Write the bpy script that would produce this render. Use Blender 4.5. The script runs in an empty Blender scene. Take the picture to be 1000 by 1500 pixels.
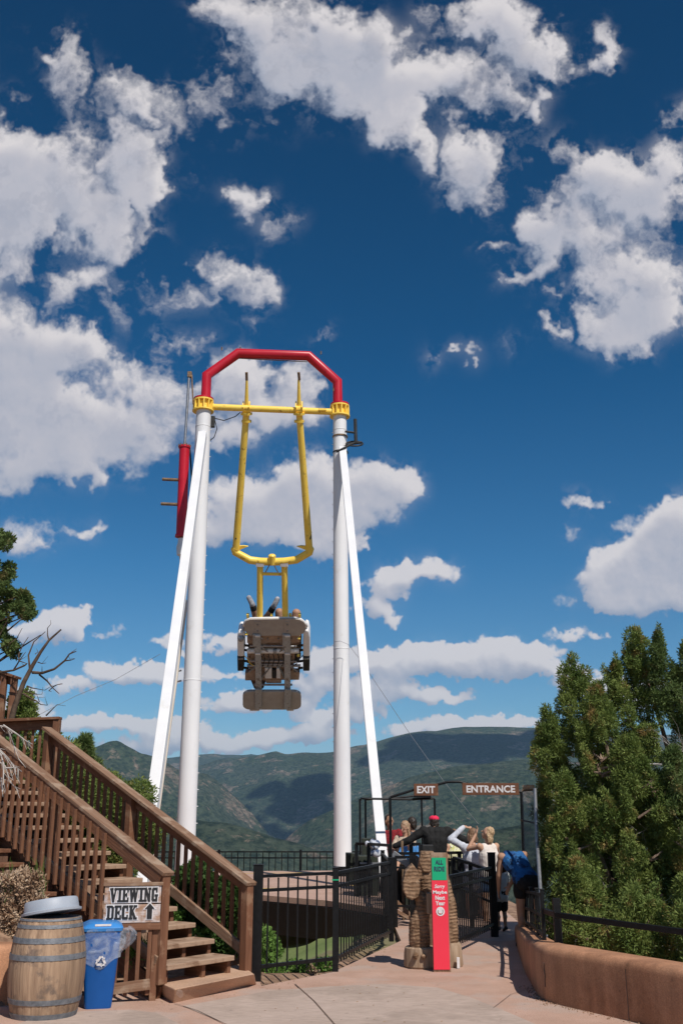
import bpy, bmesh, math, random
import numpy as np
from mathutils import Vector, Matrix

# ------------------------------------------------------------------ camera
PITCH = math.radians(17.0); FP = 35/36*1500; EYE = 1.6
UP = Vector((0, 0, 1))
SC = bpy.context.scene
COL = SC.collection
cam_d = bpy.data.cameras.new('camera'); cam_d.lens = 35; cam_d.sensor_fit = 'VERTICAL'; cam_d.sensor_height = 36
cam_d.clip_start = 0.1; cam_d.clip_end = 60000
cam = bpy.data.objects.new('camera', cam_d); COL.objects.link(cam)
cam.location = (0, 0, EYE); cam.rotation_euler = (math.radians(90)+PITCH, 0, 0)
SC.camera = cam

def ray(u, v):
    x = (u-500)/FP; y = -(v-750)/FP
    return Vector((x, math.cos(PITCH)-y*math.sin(PITCH), math.sin(PITCH)+y*math.cos(PITCH)))
def PY(u, v, Y):
    d = ray(u, v); t = Y/d.y; return Vector((d.x*t, Y, EYE+d.z*t))
def PZ(u, v, z=0.0):
    d = ray(u, v); t = (z-EYE)/d.z; return Vector((d.x*t, d.y*t, z))
def PP(u, v, p0, n):
    d = ray(u, v); o = Vector((0, 0, EYE)); t = (p0-o).dot(n)/d.dot(n); return o+d*t

# ------------------------------------------------------------------ sun, sky, exposure
SUN_EL = math.radians(50); SUN_AZ = math.radians(150)      # azimuth clockwise from +Y
sdir = Vector((math.sin(SUN_AZ)*math.cos(SUN_EL), math.cos(SUN_AZ)*math.cos(SUN_EL), math.sin(SUN_EL)))
sun_d = bpy.data.lights.new('sun', 'SUN'); sun_d.energy = 4.5; sun_d.angle = math.radians(0.5); sun_d.color = (1, .95, .88)
sun = bpy.data.objects.new('sun', sun_d); COL.objects.link(sun)
sun.rotation_euler = sdir.to_track_quat('Z', 'Y').to_euler(); sun.location = (10, -15, 25)
SC.view_settings.view_transform = 'Standard'; SC.view_settings.look = 'None'
SC.view_settings.exposure = 0; SC.view_settings.gamma = 1
SC.cycles.volume_bounces = 0; SC.cycles.transparent_max_bounces = 16

def vnoise(shape, cells, rng):
    """smooth value noise on a grid, 'cells' = (rows, cols)"""
    cy, cx = max(2, int(cells[0])), max(2, int(cells[1]))
    g = rng.random((cy+3, cx+3))
    y = np.linspace(0, cy-1e-6, shape[0]); x = np.linspace(0, cx-1e-6, shape[1])
    iy = y.astype(int); ix = x.astype(int); fy = y-iy; fx = x-ix
    fy = fy*fy*fy*(fy*(fy*6-15)+10); fx = fx*fx*fx*(fx*(fx*6-15)+10)
    top = g[iy][:, ix]*(1-fx)+g[iy][:, ix+1]*fx
    bot = g[iy+1][:, ix]*(1-fx)+g[iy+1][:, ix+1]*fx
    return top*(1-fy)[:, None]+bot*fy[:, None]
def fbm(shape, cells, octv, rng, gain=.55, ridged=False):
    s = np.zeros(shape); a = 1.; tot = 0
    for o in range(octv):
        n = vnoise(shape, (cells[0]*2**o, cells[1]*2**o), rng)
        if ridged: n = 1-abs(n*2-1)
        s += a*n; tot += a; a *= gain
    return s/tot
def shiftarr(a, dy, dx):
    return np.roll(np.roll(a, int(dy), 0), int(dx), 1)
def blur(a, r):
    for ax in (0, 1):
        for _ in range(2):
            c = np.cumsum(np.concatenate([np.repeat(np.take(a, [0], ax), r+1, ax), a, np.repeat(np.take(a, [-1], ax), r, ax)], ax), ax)
            n = a.shape[ax]
            a = (np.take(c, range(2*r+1, 2*r+1+n), ax)-np.take(c, range(0, n), ax))/(2*r+1)
    return a

CLOUDS = [  # (u, v, ru, rv, strength) directions of the cumulus clouds
 (340,15,65,40,1),(430,50,90,75,1.3),(400,105,60,55,1.1),(480,85,95,75,1.3),(560,120,75,70,1.2),(520,40,70,55,1.2),(580,175,45,45,1),(622,215,22,35,.8),
 (655,120,70,45,1.1),(730,130,48,38,1),(765,160,18,40,.9),(708,200,48,36,1),(688,248,42,42,1),(668,295,22,28,.7),(350,150,70,35,.5),(470,160,60,30,.6),
 (740,30,70,60,1.2),(700,15,60,40,1),(765,75,55,35,1),(825,85,45,22,.8),(880,75,26,38,.8),(865,102,16,24,.7),(622,8,18,28,.5),(640,50,24,14,.4),
 (70,40,35,20,.5),(105,80,38,38,.65),(145,135,55,38,.6),(215,130,55,28,.85),(275,150,55,38,.5),(30,130,30,12,.4),
 (165,190,70,45,.9),(210,215,60,50,1.1),(240,262,32,50,.9),(45,260,95,85,1.3),(20,330,75,80,1.2),(110,285,75,60,1.2),(150,315,55,50,1),(200,345,42,40,.9),
 (25,200,50,35,1),(30,395,45,28,.7),(100,420,45,32,.9),(165,400,50,32,.9),(235,415,55,35,.65),(340,390,36,28,.9),(372,412,38,38,1),(300,420,50,25,.6),
 (210,450,50,16,.5),(375,468,40,24,.5),(385,288,28,30,.65),(410,325,22,26,.55),(300,240,22,12,.3),
 (270,505,34,20,.8),(462,505,16,12,.8),(230,540,40,20,.4),
 (40,500,95,60,1.2),(30,560,75,65,1.3),(90,540,70,60,1.2),(140,520,38,38,.9),(60,620,105,70,1.3),(130,640,95,50,1.2),(205,640,60,52,1.1),(25,690,60,34,1),(100,690,62,25,1),
 (200,570,48,38,1),(260,592,60,46,1.1),(300,640,50,28,.9),(330,560,70,40,.9),(400,562,68,36,.8),(350,605,60,46,1),(425,600,60,38,.9),(345,650,40,24,.9),(440,560,40,24,.6),
 (335,740,50,48,1.1),(400,745,75,50,1.3),(450,722,75,48,1.3),(520,705,65,44,1.4),(565,712,34,38,1.3),(520,750,60,40,1.3),(430,775,85,32,1.2),(335,785,42,26,.8),(480,800,60,26,1),(530,803,16,14,.8),
 (25,780,50,32,.7),(95,768,50,10,.4),(143,768,22,14,.5),(95,912,44,30,1.4),(60,928,42,24,1.1),(120,925,25,20,.9),(160,930,14,9,.4),
 (615,843,55,17,.95),(570,865,40,18,.85),(552,898,32,22,.85),(580,850,30,14,.6),
 (838,741,32,12,.9),(825,785,16,16,.35),(965,800,85,58,1.5),(925,850,85,52,1.4),(1010,780,60,55,1.3),(890,870,38,26,1),(990,860,60,28,1),(812,882,26,12,.5),
 (850,258,65,42,1.1),(920,262,75,48,1.3),(800,305,55,42,1.1),(860,325,85,58,1.3),(780,355,40,55,1.1),(960,300,60,60,1.2),(768,395,16,22,.7),(733,338,24,10,.6),
 (890,390,60,35,1.1),(960,400,50,48,1.2),(900,450,62,46,1.3),(950,465,65,36,1.2),(865,488,34,16,.8),(900,505,40,14,.6),(812,468,30,15,.75),(822,421,26,9,.6),
 (985,225,32,22,1),(992,180,22,26,.7),(820,225,50,30,.45),(930,215,30,25,.3),(632,517,20,12,.55),(685,522,20,8,.45),(745,515,16,7,.4),(757,472,8,4,.3),
 (190,250,70,70,.8),(240,330,45,40,.6),(90,230,60,50,.7),(330,100,50,60,.5),(700,235,70,60,.5),(560,60,60,50,.5),(620,968,95,22,1.1),(700,958,85,25,1.3),(770,955,62,22,1.3),(785,975,40,14,1),(570,978,62,24,1.1),(480,975,60,24,1.1),(850,931,48,9,.7),(720,985,62,15,1.2),(560,1010,70,18,1.1),(650,1018,48,10,1),
 (700,1058,90,13,1.1),(600,1070,50,12,.9),(760,1060,50,12,1),(535,1045,40,10,.7),(250,945,40,12,.85),(330,945,38,13,.85),(190,985,70,17,1),(255,985,62,18,1.05),(340,990,50,8,.5),(110,1005,48,10,.6),(60,1015,40,9,.5),
 (340,1030,70,18,1.1),(400,1030,60,16,1),(460,1008,55,14,1),(470,1050,70,14,1),(150,1060,95,14,1.1),(240,1068,60,18,1.1),(310,1090,85,16,1.1),(380,1088,60,13,1),(450,1078,60,15,1.1),(200,1095,70,14,.8),(30,1040,60,16,.8),
 (832,988,26,24,1.1),(520,1030,50,14,.7),(900,1010,80,25,.9),(1010,1020,60,20,.9),(-60,300,80,200,1.1),(-70,620,90,130,1.1),(-50,900,60,60,.9),(1080,330,60,180,1.1),(1090,820,70,80,1.2),(-60,1050,120,25,1),(1090,1040,100,25,1)]
WIN = (-150, 1150, -120, 1260)     # part of the sky the map covers, in 1/FP units round a direction 17 deg up
def cloud_image():
    S = 1.0
    W = int((WIN[1]-WIN[0])*S); H = int((WIN[3]-WIN[2])*S)
    rng = np.random.default_rng(11)
    uu = np.linspace(WIN[0], WIN[1], W)[None, :]; vv = np.linspace(WIN[2], WIN[3], H)[:, None]
    asp = H/W
    def nz(c, o, g=.55, r=False): return fbm((H, W), (c*asp, c), o, rng, g, r)
    flat = np.clip((vv-600)/350, 0, 1)           # low clouds are small and far: finer detail
    def nrm(x): return (x-x.mean())/x.std()
    def samp(F, du, dv):
        yi = np.clip(np.arange(H)[:, None]+dv, 0, H-1).astype(int); xi = np.clip(np.arange(W)[None, :]+du, 0, W-1).astype(int); return F[yi, xi]
    w1x, w1y = nrm(nz(6, 3)), nrm(nz(6, 3)); w2x, w2y = nrm(nz(24, 5, .6)), nrm(nz(24, 5, .6)); w3x, w3y = nrm(nz(75, 4, .6)), nrm(nz(75, 4, .6))
    U = uu+w1x*(9-4*flat)+w2x*(12-6*flat)+w3x*(2.2+2.8*flat); V = vv+w1y*(8-7*flat)+w2y*(10-7*flat)+w3y*(2.2+.8*flat)
    f = np.zeros((H, W))
    for (cu, cv, ru, rv, s) in CLOUDS:
        ru *= 1.14; rv *= 1.14
        d2 = ((U-cu)/ru)**2+((V-cv)/rv)**2
        g = s*np.clip(1-d2, 0, 1)
        f = f+g*(1-.5*np.clip(f, 0, 1))
    on = np.clip(f*2.2, 0, 1)
    n1 = nrm(samp(nz(13, 7, .58), w2x*14, w2y*12)); n2 = nrm(samp(nz(34, 6, .62), w3x*5, w3y*5)); n3 = nrm(samp(nz(18, 6, .6, True), w2x*12, w2y*12))
    nl = nrm(nz(80, 5, .6))
    nm = nrm(samp(nz(9, 3, .5), w2x*10, w2y*10))
    dens = f*1.10+((n1*.19+n2*.07+n3*.11+nm*.07)*(1-.62*flat)+nl*.10*flat)*on-.24+.05*flat
    wdt = 1.1-.66*flat
    a = np.clip(dens/wdt, 0, 1); a = a*a*(3-2*a)
    a = a*(1-.10*np.clip(-n2, 0, 1)*(1-flat))
    wis = np.clip(blur(f, 12)*2.6, 0, 1)*np.clip((n3*.6+n2*.3+n1*.3+.25), 0, 1.6)*.20*(1-.75*flat)
    a = np.clip(a+wis*(1-a), 0, 1)*(.97-.06*flat)
    h = blur(np.clip(dens, -.1, 1.0), 4)*1.0+(nrm(nz(16, 4, .5))*.045+n1*.03)*on+nl*.05*flat
    occ = blur(a, 9)
    sh = np.zeros((H, W))
    for st, w in ((3, .8), (7, .9), (15, .9), (30, .6)):
        sh += w*(h-shiftarr(h, st, -st//2))      # difference with the field higher up and to the right
    up = blur(a, 14); up = up-shiftarr(up, 22, -8)
    L = .83+.18*np.tanh(sh*1.1)+.15*np.clip(up, -1, 1)*(1+1.3*flat)+n1*.012
    thick = np.clip(blur(np.clip(f, 0, 1.6), 8)-.75, 0, 1)
    L -= .12*thick*(1-.6*flat)
    L = np.clip(L, .44, 1.02)
    img = bpy.data.images.new('sky_cloud_map', W, H, alpha=False, float_buffer=True, is_data=True)
    px = np.ones((H, W, 4), dtype=np.float32); px[..., 0] = a; px[..., 1] = L; px[..., 2] = occ
    img.pixels.foreach_set(px[::-1].ravel()); img.update(); img.pack()
    return img

world = bpy.data.worlds.new('World'); SC.world = world; world.use_nodes = True
def build_world():
    nt = world.node_tree; N = nt.nodes; L = nt.links; N.clear()
    out = N.new('ShaderNodeOutputWorld'); bg = N.new('ShaderNodeBackground'); bg.inputs[1].default_value = .085
    sky = N.new('ShaderNodeTexSky'); sky.sky_type = 'NISHITA'; sky.sun_disc = False
    sky.sun_elevation = SUN_EL; sky.sun_rotation = SUN_AZ; sky.altitude = 2100; sky.air_density = 1.0; sky.dust_density = .6; sky.ozone_density = 2.2
    tc = N.new('ShaderNodeTexCoord')
    # deep polarised blue
    gam = N.new('ShaderNodeGamma'); gam.inputs[1].default_value = 1.0
    mul = N.new('ShaderNodeMix'); mul.data_type = 'RGBA'; mul.blend_type = 'MULTIPLY'; mul.inputs[0].default_value = 1
    L.new(sky.outputs[0], gam.inputs[0]); L.new(gam.outputs[0], mul.inputs[6])
    sep0 = N.new('ShaderNodeSeparateXYZ'); L.new(tc.outputs['Generated'], sep0.inputs[0])
    rampz = N.new('ShaderNodeValToRGB'); L.new(sep0.outputs[2], rampz.inputs[0])
    e = rampz.color_ramp.elements
    SKYR = [(0.0, (.95, 1.0, 1.0)), (.10, (.58, .92, 1.02)), (.24, (.24, .76, 1.0)), (.42, (.03, .55, .84)), (.66, (.0, .40, .64)), (1.0, (.15, .4, .7))]
    while len(e) < len(SKYR): e.new(.5)
    for i, (p, c) in enumerate(SKYR): e[i].position = p; e[i].color = (*c, 1)
    L.new(rampz.outputs[0], mul.inputs[7])
    # direction -> plane round a direction 17 degrees up
    rot = N.new('ShaderNodeVectorRotate'); rot.rotation_type = 'X_AXIS'; rot.inputs['Angle'].default_value = -PITCH
    L.new(tc.outputs['Generated'], rot.inputs[0])
    sep = N.new('ShaderNodeSeparateXYZ'); L.new(rot.outputs[0], sep.inputs[0])
    def M(op, a, b=None, clamp=False):
        m = N.new('ShaderNodeMath'); m.operation = op; m.use_clamp = clamp
        for i, x in enumerate((a, b)):
            if x is None: continue
            if isinstance(x, (int, float)): m.inputs[i].default_value = x
            else: L.new(x, m.inputs[i])
        return m.outputs[0]
    yy = M('MAXIMUM', sep.outputs[1], .02)
    a = M('DIVIDE', sep.outputs[0], yy); b = M('DIVIDE', sep.outputs[2], yy)
    W = WIN[1]-WIN[0]; H = WIN[3]-WIN[2]
    s = M('ADD', M('MULTIPLY', a, FP/W), (500-WIN[0])/W)
    t = M('ADD', M('MULTIPLY', b, FP/H), (WIN[3]-750)/H)
    cmb = N.new('ShaderNodeCombineXYZ'); L.new(s, cmb.inputs[0]); L.new(t, cmb.inputs[1])
    im = N.new('ShaderNodeTexImage'); im.image = cloud_image(); im.interpolation = 'Cubic'; im.extension = 'EXTEND'
    L.new(cmb.outputs[0], im.inputs[0])
    si = N.new('ShaderNodeSeparateColor'); L.new(im.outputs[0], si.inputs[0])
    def inside(x): return M('MULTIPLY', M('MULTIPLY', x, 30, True), M('MULTIPLY', M('SUBTRACT', 1, x), 30, True))
    front = M('MULTIPLY', M('SUBTRACT', sep.outputs[1], .1), 10, True)
    w = M('MULTIPLY', M('MULTIPLY', inside(s), inside(t)), front)
    nz = N.new('ShaderNodeTexNoise'); nz.inputs['Scale'].default_value = 3.2; nz.inputs['Detail'].default_value = 8; nz.inputs['Roughness'].default_value = .58
    L.new(tc.outputs['Generated'], nz.inputs['Vector'])
    ga = M('MULTIPLY', M('SUBTRACT', nz.outputs[0], .53), 7, True)
    ga = M('MULTIPLY', ga, M('MULTIPLY', sep0.outputs[2], 8, True))
    def mixf(f, x, y):
        m = N.new('ShaderNodeMix'); m.data_type = 'FLOAT'; L.new(f, m.inputs[0])
        for i, q in ((2, x), (3, y)):
            if isinstance(q, (int, float)): m.inputs[i].default_value = q
            else: L.new(q, m.inputs[i])
        return m.outputs[0]
    alpha = mixf(w, ga, si.outputs[0]); lum = mixf(w, .75, si.outputs[1])
    cr = N.new('ShaderNodeValToRGB'); L.new(lum, cr.inputs[0])
    CR = [(.40, (3.0, 3.6, 5.0)), (.62, (4.5, 4.9, 6.0)), (.82, (6.5, 6.4, 7.0)), (1.0, (8.7, 8.3, 8.4))]
    e = cr.color_ramp.elements
    while len(e) < 4: e.new(.5)
    for i, (p, c) in enumerate(CR): e[i].position = p; e[i].color = (*c, 1)
    mx = N.new('ShaderNodeMix'); mx.data_type = 'RGBA'; L.new(alpha, mx.inputs[0]); L.new(mul.outputs[2], mx.inputs[6]); L.new(cr.outputs[0], mx.inputs[7])
    L.new(mx.outputs[2], bg.inputs[0]); L.new(bg.outputs[0], out.inputs[0])
build_world()

# ------------------------------------------------------------------ materials
MATS = {}
def mat(name, c1, c2=None, rough=.7, scale=8, stretch=(1, 1, 1), bump=0, bscale=None, metal=0, c3=None, c3amt=.15, c3scale=2.5, spec=.4, detail=5, trans=0, lo=.35, hi=.65):
    m = bpy.data.materials.new(name); m.use_nodes = True; nt = m.node_tree; N = nt.nodes; L = nt.links
    b = N['Principled BSDF']; b.inputs['Roughness'].default_value = rough; b.inputs['Metallic'].default_value = metal
    b.inputs['Specular IOR Level'].default_value = spec
    b.inputs['Base Color'].default_value = (*c1, 1)
    tc = N.new('ShaderNodeTexCoord'); mp = N.new('ShaderNodeMapping'); L.new(tc.outputs['Object'], mp.inputs[0]); mp.inputs['Scale'].default_value = stretch
    if c2 is not None:
        nz = N.new('ShaderNodeTexNoise'); nz.inputs['Scale'].default_value = scale; nz.inputs['Detail'].default_value = detail; nz.inputs['Roughness'].default_value = .6
        L.new(mp.outputs[0], nz.inputs[0])
        r = N.new('ShaderNodeMapRange'); r.inputs[1].default_value = lo; r.inputs[2].default_value = hi; L.new(nz.outputs[0], r.inputs[0])
        mx = N.new('ShaderNodeMix'); mx.data_type = 'RGBA'; mx.inputs[6].default_value = (*c1, 1); mx.inputs[7].default_value = (*c2, 1)
        L.new(r.outputs[0], mx.inputs[0]); res = mx.outputs[2]
        if c3 is not None:
            n3 = N.new('ShaderNodeTexNoise'); n3.inputs['Scale'].default_value = c3scale; n3.inputs['Detail'].default_value = 6; n3.inputs['Roughness'].default_value = .65
            L.new(tc.outputs['Object'], n3.inputs[0])
            r3 = N.new('ShaderNodeMapRange'); r3.inputs[1].default_value = .62-c3amt; r3.inputs[2].default_value = .72-c3amt; L.new(n3.outputs[0], r3.inputs[0])
            m3 = N.new('ShaderNodeMix'); m3.data_type = 'RGBA'; L.new(r3.outputs[0], m3.inputs[0]); L.new(res, m3.inputs[6]); m3.inputs[7].default_value = (*c3, 1); res = m3.outputs[2]
        L.new(res, b.inputs['Base Color'])
    if bump:
        nb = N.new('ShaderNodeTexNoise'); nb.inputs['Scale'].default_value = bscale or scale*3; nb.inputs['Detail'].default_value = 6
        L.new(mp.outputs[0], nb.inputs[0]); bp = N.new('ShaderNodeBump'); bp.inputs['Strength'].default_value = min(1, bump); bp.inputs['Distance'].default_value = .01*max(1, bump)
        L.new(nb.outputs[0], bp.inputs['Height']); L.new(bp.outputs[0], b.inputs['Normal'])
    MATS[name] = m; return m
def leafmat(name, a, bcol, c=None, scale=3.0):
    m = mat(name, a, bcol, rough=.65, scale=scale, c3=c, c3amt=.06, c3scale=scale*1.7, spec=.25)
    nt = m.node_tree; N = nt.nodes; L = nt.links; b = N['Principled BSDF']; out = N['Material Output']
    tr = N.new('ShaderNodeBsdfTranslucent'); add = N.new('ShaderNodeMixShader'); add.inputs[0].default_value = .3
    src = b.inputs['Base Color'].links[0].from_socket; L.new(src, tr.inputs[0])
    L.new(b.outputs[0], add.inputs[1]); L.new(tr.outputs[0], add.inputs[2]); L.new(add.outputs[0], out.inputs[0])
    return m
m_wood = mat('brown_stained_wood', (.135, .055, .027), (.205, .092, .048), rough=.75, scale=14, stretch=(.12, 1.6, 1.6), bump=.5, bscale=40, c3=(.26, .145, .085), c3amt=.06, c3scale=5)
m_woodtop = mat('weathered_brown_wood', (.175, .088, .048), (.27, .165, .105), rough=.8, scale=16, stretch=(.1, 1.6, 1.6), bump=.6, bscale=40, c3=(.33, .23, .16), c3amt=.10, c3scale=4)
m_wooddark = mat('dark_old_timber', (.10, .05, .03), (.17, .09, .055), rough=.85, scale=9, stretch=(.3, 1.5, 1.5), bump=.7, bscale=25)
m_tread = mat('worn_tread_wood', (.30, .19, .125), (.42, .29, .20), rough=.85, scale=14, stretch=(1.4, .15, 1.4), bump=.6, bscale=35, c3=(.22, .13, .08), c3amt=.12, c3scale=5)
m_steel = mat('black_painted_steel', (.004, .004, .0045), (.009, .009, .010), rough=.42, scale=20, spec=.28)
m_white = mat('white_painted_steel', (.72, .71, .72), (.80, .79, .79), rough=.42, scale=1.3, stretch=(1, 1, .4), c3=(.70, .68, .66), c3amt=.0, c3scale=2.2)
m_beige = mat('beige_painted_steel', (.62, .55, .46), (.7, .63, .55), rough=.5, scale=2)
m_red = mat('red_painted_steel', (.46, .008, .022), (.54, .012, .03), rough=.35, scale=3, c3=(.33, .01, .02), c3amt=.03, c3scale=6)
m_yellow = mat('yellow_painted_steel', (.96, .64, .09), (.98, .70, .13), rough=.36, scale=5, c3=(.45, .26, .05), c3amt=.03, c3scale=7)
m_rust = mat('rusty_brown_steel', (.13, .08, .05), (.3, .2, .12), rough=.7, scale=20, metal=.3)
m_grey = mat('bare_grey_steel', (.25, .25, .26), (.36, .36, .37), rough=.4, scale=12, metal=.6)
m_under = mat('grey_seat_shell', (.36, .32, .285), (.42, .38, .34), rough=.65, scale=5, bump=.15)
m_whiteplastic = mat('white_plastic', (.74, .72, .70), (.8, .79, .78), rough=.4, scale=6)
m_brownpad = mat('tan_vinyl_padding', (.34, .235, .165), (.44, .32, .24), rough=.6, scale=9)
m_blackrub = mat('black_rubber', (.012, .012, .012), (.03, .03, .03), rough=.6, scale=9)
def concrete(name, c1, c2, c3, broom=0, sc=1.0):
    m = mat(name, c1, c2, rough=.85, scale=2.2*sc, c3=c3, c3amt=.12, c3scale=.9*sc, lo=.3, hi=.7)
    nt = m.node_tree; N = nt.nodes; L = nt.links; b = N['Principled BSDF']
    tc = [n for n in N if n.bl_idname == 'ShaderNodeTexCoord'][0]
    src = b.inputs['Base Color'].links[0].from_socket
    n1 = N.new('ShaderNodeTexNoise'); n1.inputs['Scale'].default_value = 90; n1.inputs['Detail'].default_value = 4
    mp = N.new('ShaderNodeMapping'); L.new(tc.outputs['Object'], mp.inputs[0]); mp.inputs['Scale'].default_value = (.12, 1, 1) if broom else (1, 1, 1)
    L.new(mp.outputs[0], n1.inputs[0])
    r = N.new('ShaderNodeMapRange'); r.inputs[1].default_value = .3; r.inputs[2].default_value = .7; r.inputs[3].default_value = .80; r.inputs[4].default_value = 1.14; L.new(n1.outputs[0], r.inputs[0])
    mx = N.new('ShaderNodeMix'); mx.data_type = 'RGBA'; mx.blend_type = 'MULTIPLY'; mx.inputs[0].default_value = 1; L.new(src, mx.inputs[6]); L.new(r.outputs[0], mx.inputs[7])
    # small dark spots and faint drips
    v = N.new('ShaderNodeTexNoise'); v.inputs['Scale'].default_value = 14; v.inputs['Detail'].default_value = 3; L.new(tc.outputs['Object'], v.inputs[0])
    rv = N.new('ShaderNodeMapRange'); rv.inputs[1].default_value = .66; rv.inputs[2].default_value = .73; L.new(v.outputs[0], rv.inputs[0]); rv.inputs[3].default_value = 1; rv.inputs[4].default_value = .72
    mx2 = N.new('ShaderNodeMix'); mx2.data_type = 'RGBA'; mx2.blend_type = 'MULTIPLY'; mx2.inputs[0].default_value = 1; L.new(mx.outputs[2], mx2.inputs[6]); L.new(rv.outputs[0], mx2.inputs[7])
    L.new(mx2.outputs[2], b.inputs['Base Color'])
    bp = N.new('ShaderNodeBump'); bp.inputs['Strength'].default_value = .5; bp.inputs['Distance'].default_value = .004; L.new(n1.outputs[0], bp.inputs['Height']); L.new(bp.outputs[0], b.inputs['Normal'])
    return m
m_pink = concrete('pink_tinted_concrete', (.41, .255, .185), (.53, .345, .265), (.45, .33, .27))
m_greycon = concrete('brushed_grey_concrete', (.42, .32, .26), (.49, .375, .31), (.38, .29, .235), broom=1)
m_stucco = concrete('terracotta_stucco', (.40, .19, .10), (.47, .24, .135), (.33, .155, .082), sc=1.2)
def stucco_streaks():
    nt = m_stucco.node_tree; N = nt.nodes; L = nt.links; b = N['Principled BSDF']; tc = [x for x in N if x.bl_idname == 'ShaderNodeTexCoord'][0]; src = b.inputs['Base Color'].links[0].from_socket
    mp = N.new('ShaderNodeMapping'); mp.inputs['Scale'].default_value = (2.2, 2.2, .18); L.new(tc.outputs['Object'], mp.inputs[0]); nz = N.new('ShaderNodeTexNoise'); nz.inputs['Scale'].default_value = 2.4; nz.inputs['Detail'].default_value = 7; nz.inputs['Roughness'].default_value = .65; L.new(mp.outputs[0], nz.inputs[0])
    r = N.new('ShaderNodeMapRange'); r.inputs[1].default_value = .38; r.inputs[2].default_value = .62; r.inputs[3].default_value = .78; r.inputs[4].default_value = 1.10; L.new(nz.outputs[0], r.inputs[0]); mx = N.new('ShaderNodeMix'); mx.data_type = 'RGBA'; mx.blend_type = 'MULTIPLY'; mx.inputs[0].default_value = 1; L.new(src, mx.inputs[6]); L.new(r.outputs[0], mx.inputs[7]); L.new(mx.outputs[2], b.inputs['Base Color'])
stucco_streaks()
m_block = concrete('tan_concrete', (.48, .30, .19), (.56, .36, .25), (.43, .27, .18))
m_deckcon = concrete('ride_deck_concrete', (.44, .285, .22), (.50, .33, .26), (.42, .27, .20), sc=.6)
m_yline = mat('yellow_line_paint', (.75, .5, .03), (.66, .45, .08), rough=.7, scale=6)
m_blue = mat('blue_plastic', (.002, .075, .29), (.005, .09, .34), rough=.45, scale=4)
m_bluelid = mat('light_blue_plastic', (.03, .19, .5), (.05, .24, .58), rough=.4, scale=4)
m_greyplastic = mat('grey_blue_plastic', (.30, .335, .39), (.36, .39, .44), rough=.5, scale=5)
m_oak = mat('weathered_barrel_oak', (.24, .15, .095), (.42, .28, .18), rough=.85, scale=9, stretch=(2.2, 2.2, .16), bump=.7, bscale=22, c3=(.17, .12, .09), c3amt=.06, c3scale=4)
m_hoop = mat('grey_hoop_iron', (.13, .14, .155), (.22, .225, .24), rough=.6, scale=18, metal=.3, bump=.3)
m_brownsign = mat('brown_painted_board', (.12, .045, .022), (.16, .065, .032), rough=.7, scale=12, stretch=(.3, 1, 1), c3=(.22, .11, .06), c3amt=.04, c3scale=9)
m_textwhite = mat('white_sign_paint', (.75, .72, .72), (.62, .58, .58), rough=.7, scale=40)
m_black = mat('black_sign_paint', (.012, .012, .014), (.022, .02, .02), rough=.6, scale=20)
m_greensign = mat('green_sign_enamel', (.005, .36, .16), (.006, .38, .175), rough=.5, scale=3)
m_redsign = mat('red_sign_enamel', (.80, .035, .065), (.84, .04, .075), rough=.5, scale=3)
m_carved = mat('carved_brown_wood', (.14, .075, .038), (.36, .22, .13), rough=.85, scale=13, stretch=(1, 1, .6), bump=1, bscale=26, c3=(.33, .22, .14), c3amt=.05, c3scale=8)
def carve_grooves():
    nt = m_carved.node_tree; N = nt.nodes; L = nt.links; b = N['Principled BSDF']; tc = [x for x in N if x.bl_idname == 'ShaderNodeTexCoord'][0]
    w = N.new('ShaderNodeTexWave'); w.bands_direction = 'Z'; w.inputs['Scale'].default_value = 8; w.inputs['Distortion'].default_value = 5; w.inputs['Detail'].default_value = 3; w.inputs['Detail Scale'].default_value = 1.3
    L.new(tc.outputs['Object'], w.inputs[0]); bp = N.new('ShaderNodeBump'); bp.inputs['Strength'].default_value = .45; bp.inputs['Distance'].default_value = .010; L.new(w.outputs[0], bp.inputs['Height'])
    prev = b.inputs['Normal'].links[0].from_socket; L.new(prev, bp.inputs['Normal']); L.new(bp.outputs[0], b.inputs['Normal'])
    src = b.inputs['Base Color'].links[0].from_socket; mx = N.new('ShaderNodeMix'); mx.data_type = 'RGBA'; mx.blend_type = 'MULTIPLY'; mx.inputs[0].default_value = .3; L.new(src, mx.inputs[6]); L.new(w.outputs[0], mx.inputs[7]); L.new(mx.outputs[2], b.inputs['Base Color'])
carve_grooves()
m_stump = mat('weathered_log_wood', (.25, .16, .10), (.40, .29, .20), rough=.9, scale=9, stretch=(2.5, 2.5, .18), bump=.8, bscale=24)
m_bark = mat('juniper_bark', (.17, .11, .075), (.33, .24, .18), rough=.9, scale=10, stretch=(2, 2, .4), bump=.8, bscale=20)
m_deadwood = mat('silver_dead_wood', (.34, .30, .27), (.5, .46, .42), rough=.85, scale=12, stretch=(1, 1, 1))
m_darkdead = mat('brown_dead_wood', (.05, .03, .02), (.13, .085, .058), rough=.9, scale=9, bump=.5)
m_jun = leafmat('juniper_foliage', (.110, .165, .038), (.22, .270, .070), (.36, .24, .09), 2.6)
m_jun2 = leafmat('dark_juniper_foliage', (.080, .13, .038), (.16, .21, .065), (.26, .21, .09), 2.2)
m_bush = leafmat('dark_green_leaves', (.035, .085, .018), (.085, .16, .04), None, 5)
m_plant = leafmat('bright_green_leaves', (.10, .2, .035), (.18, .30, .07), None, 6)
m_drybush = mat('dry_tan_brush', (.27, .165, .10), (.45, .31, .20), rough=.9, scale=4, c3=(.55, .42, .30), c3amt=.1, c3scale=8)
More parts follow.
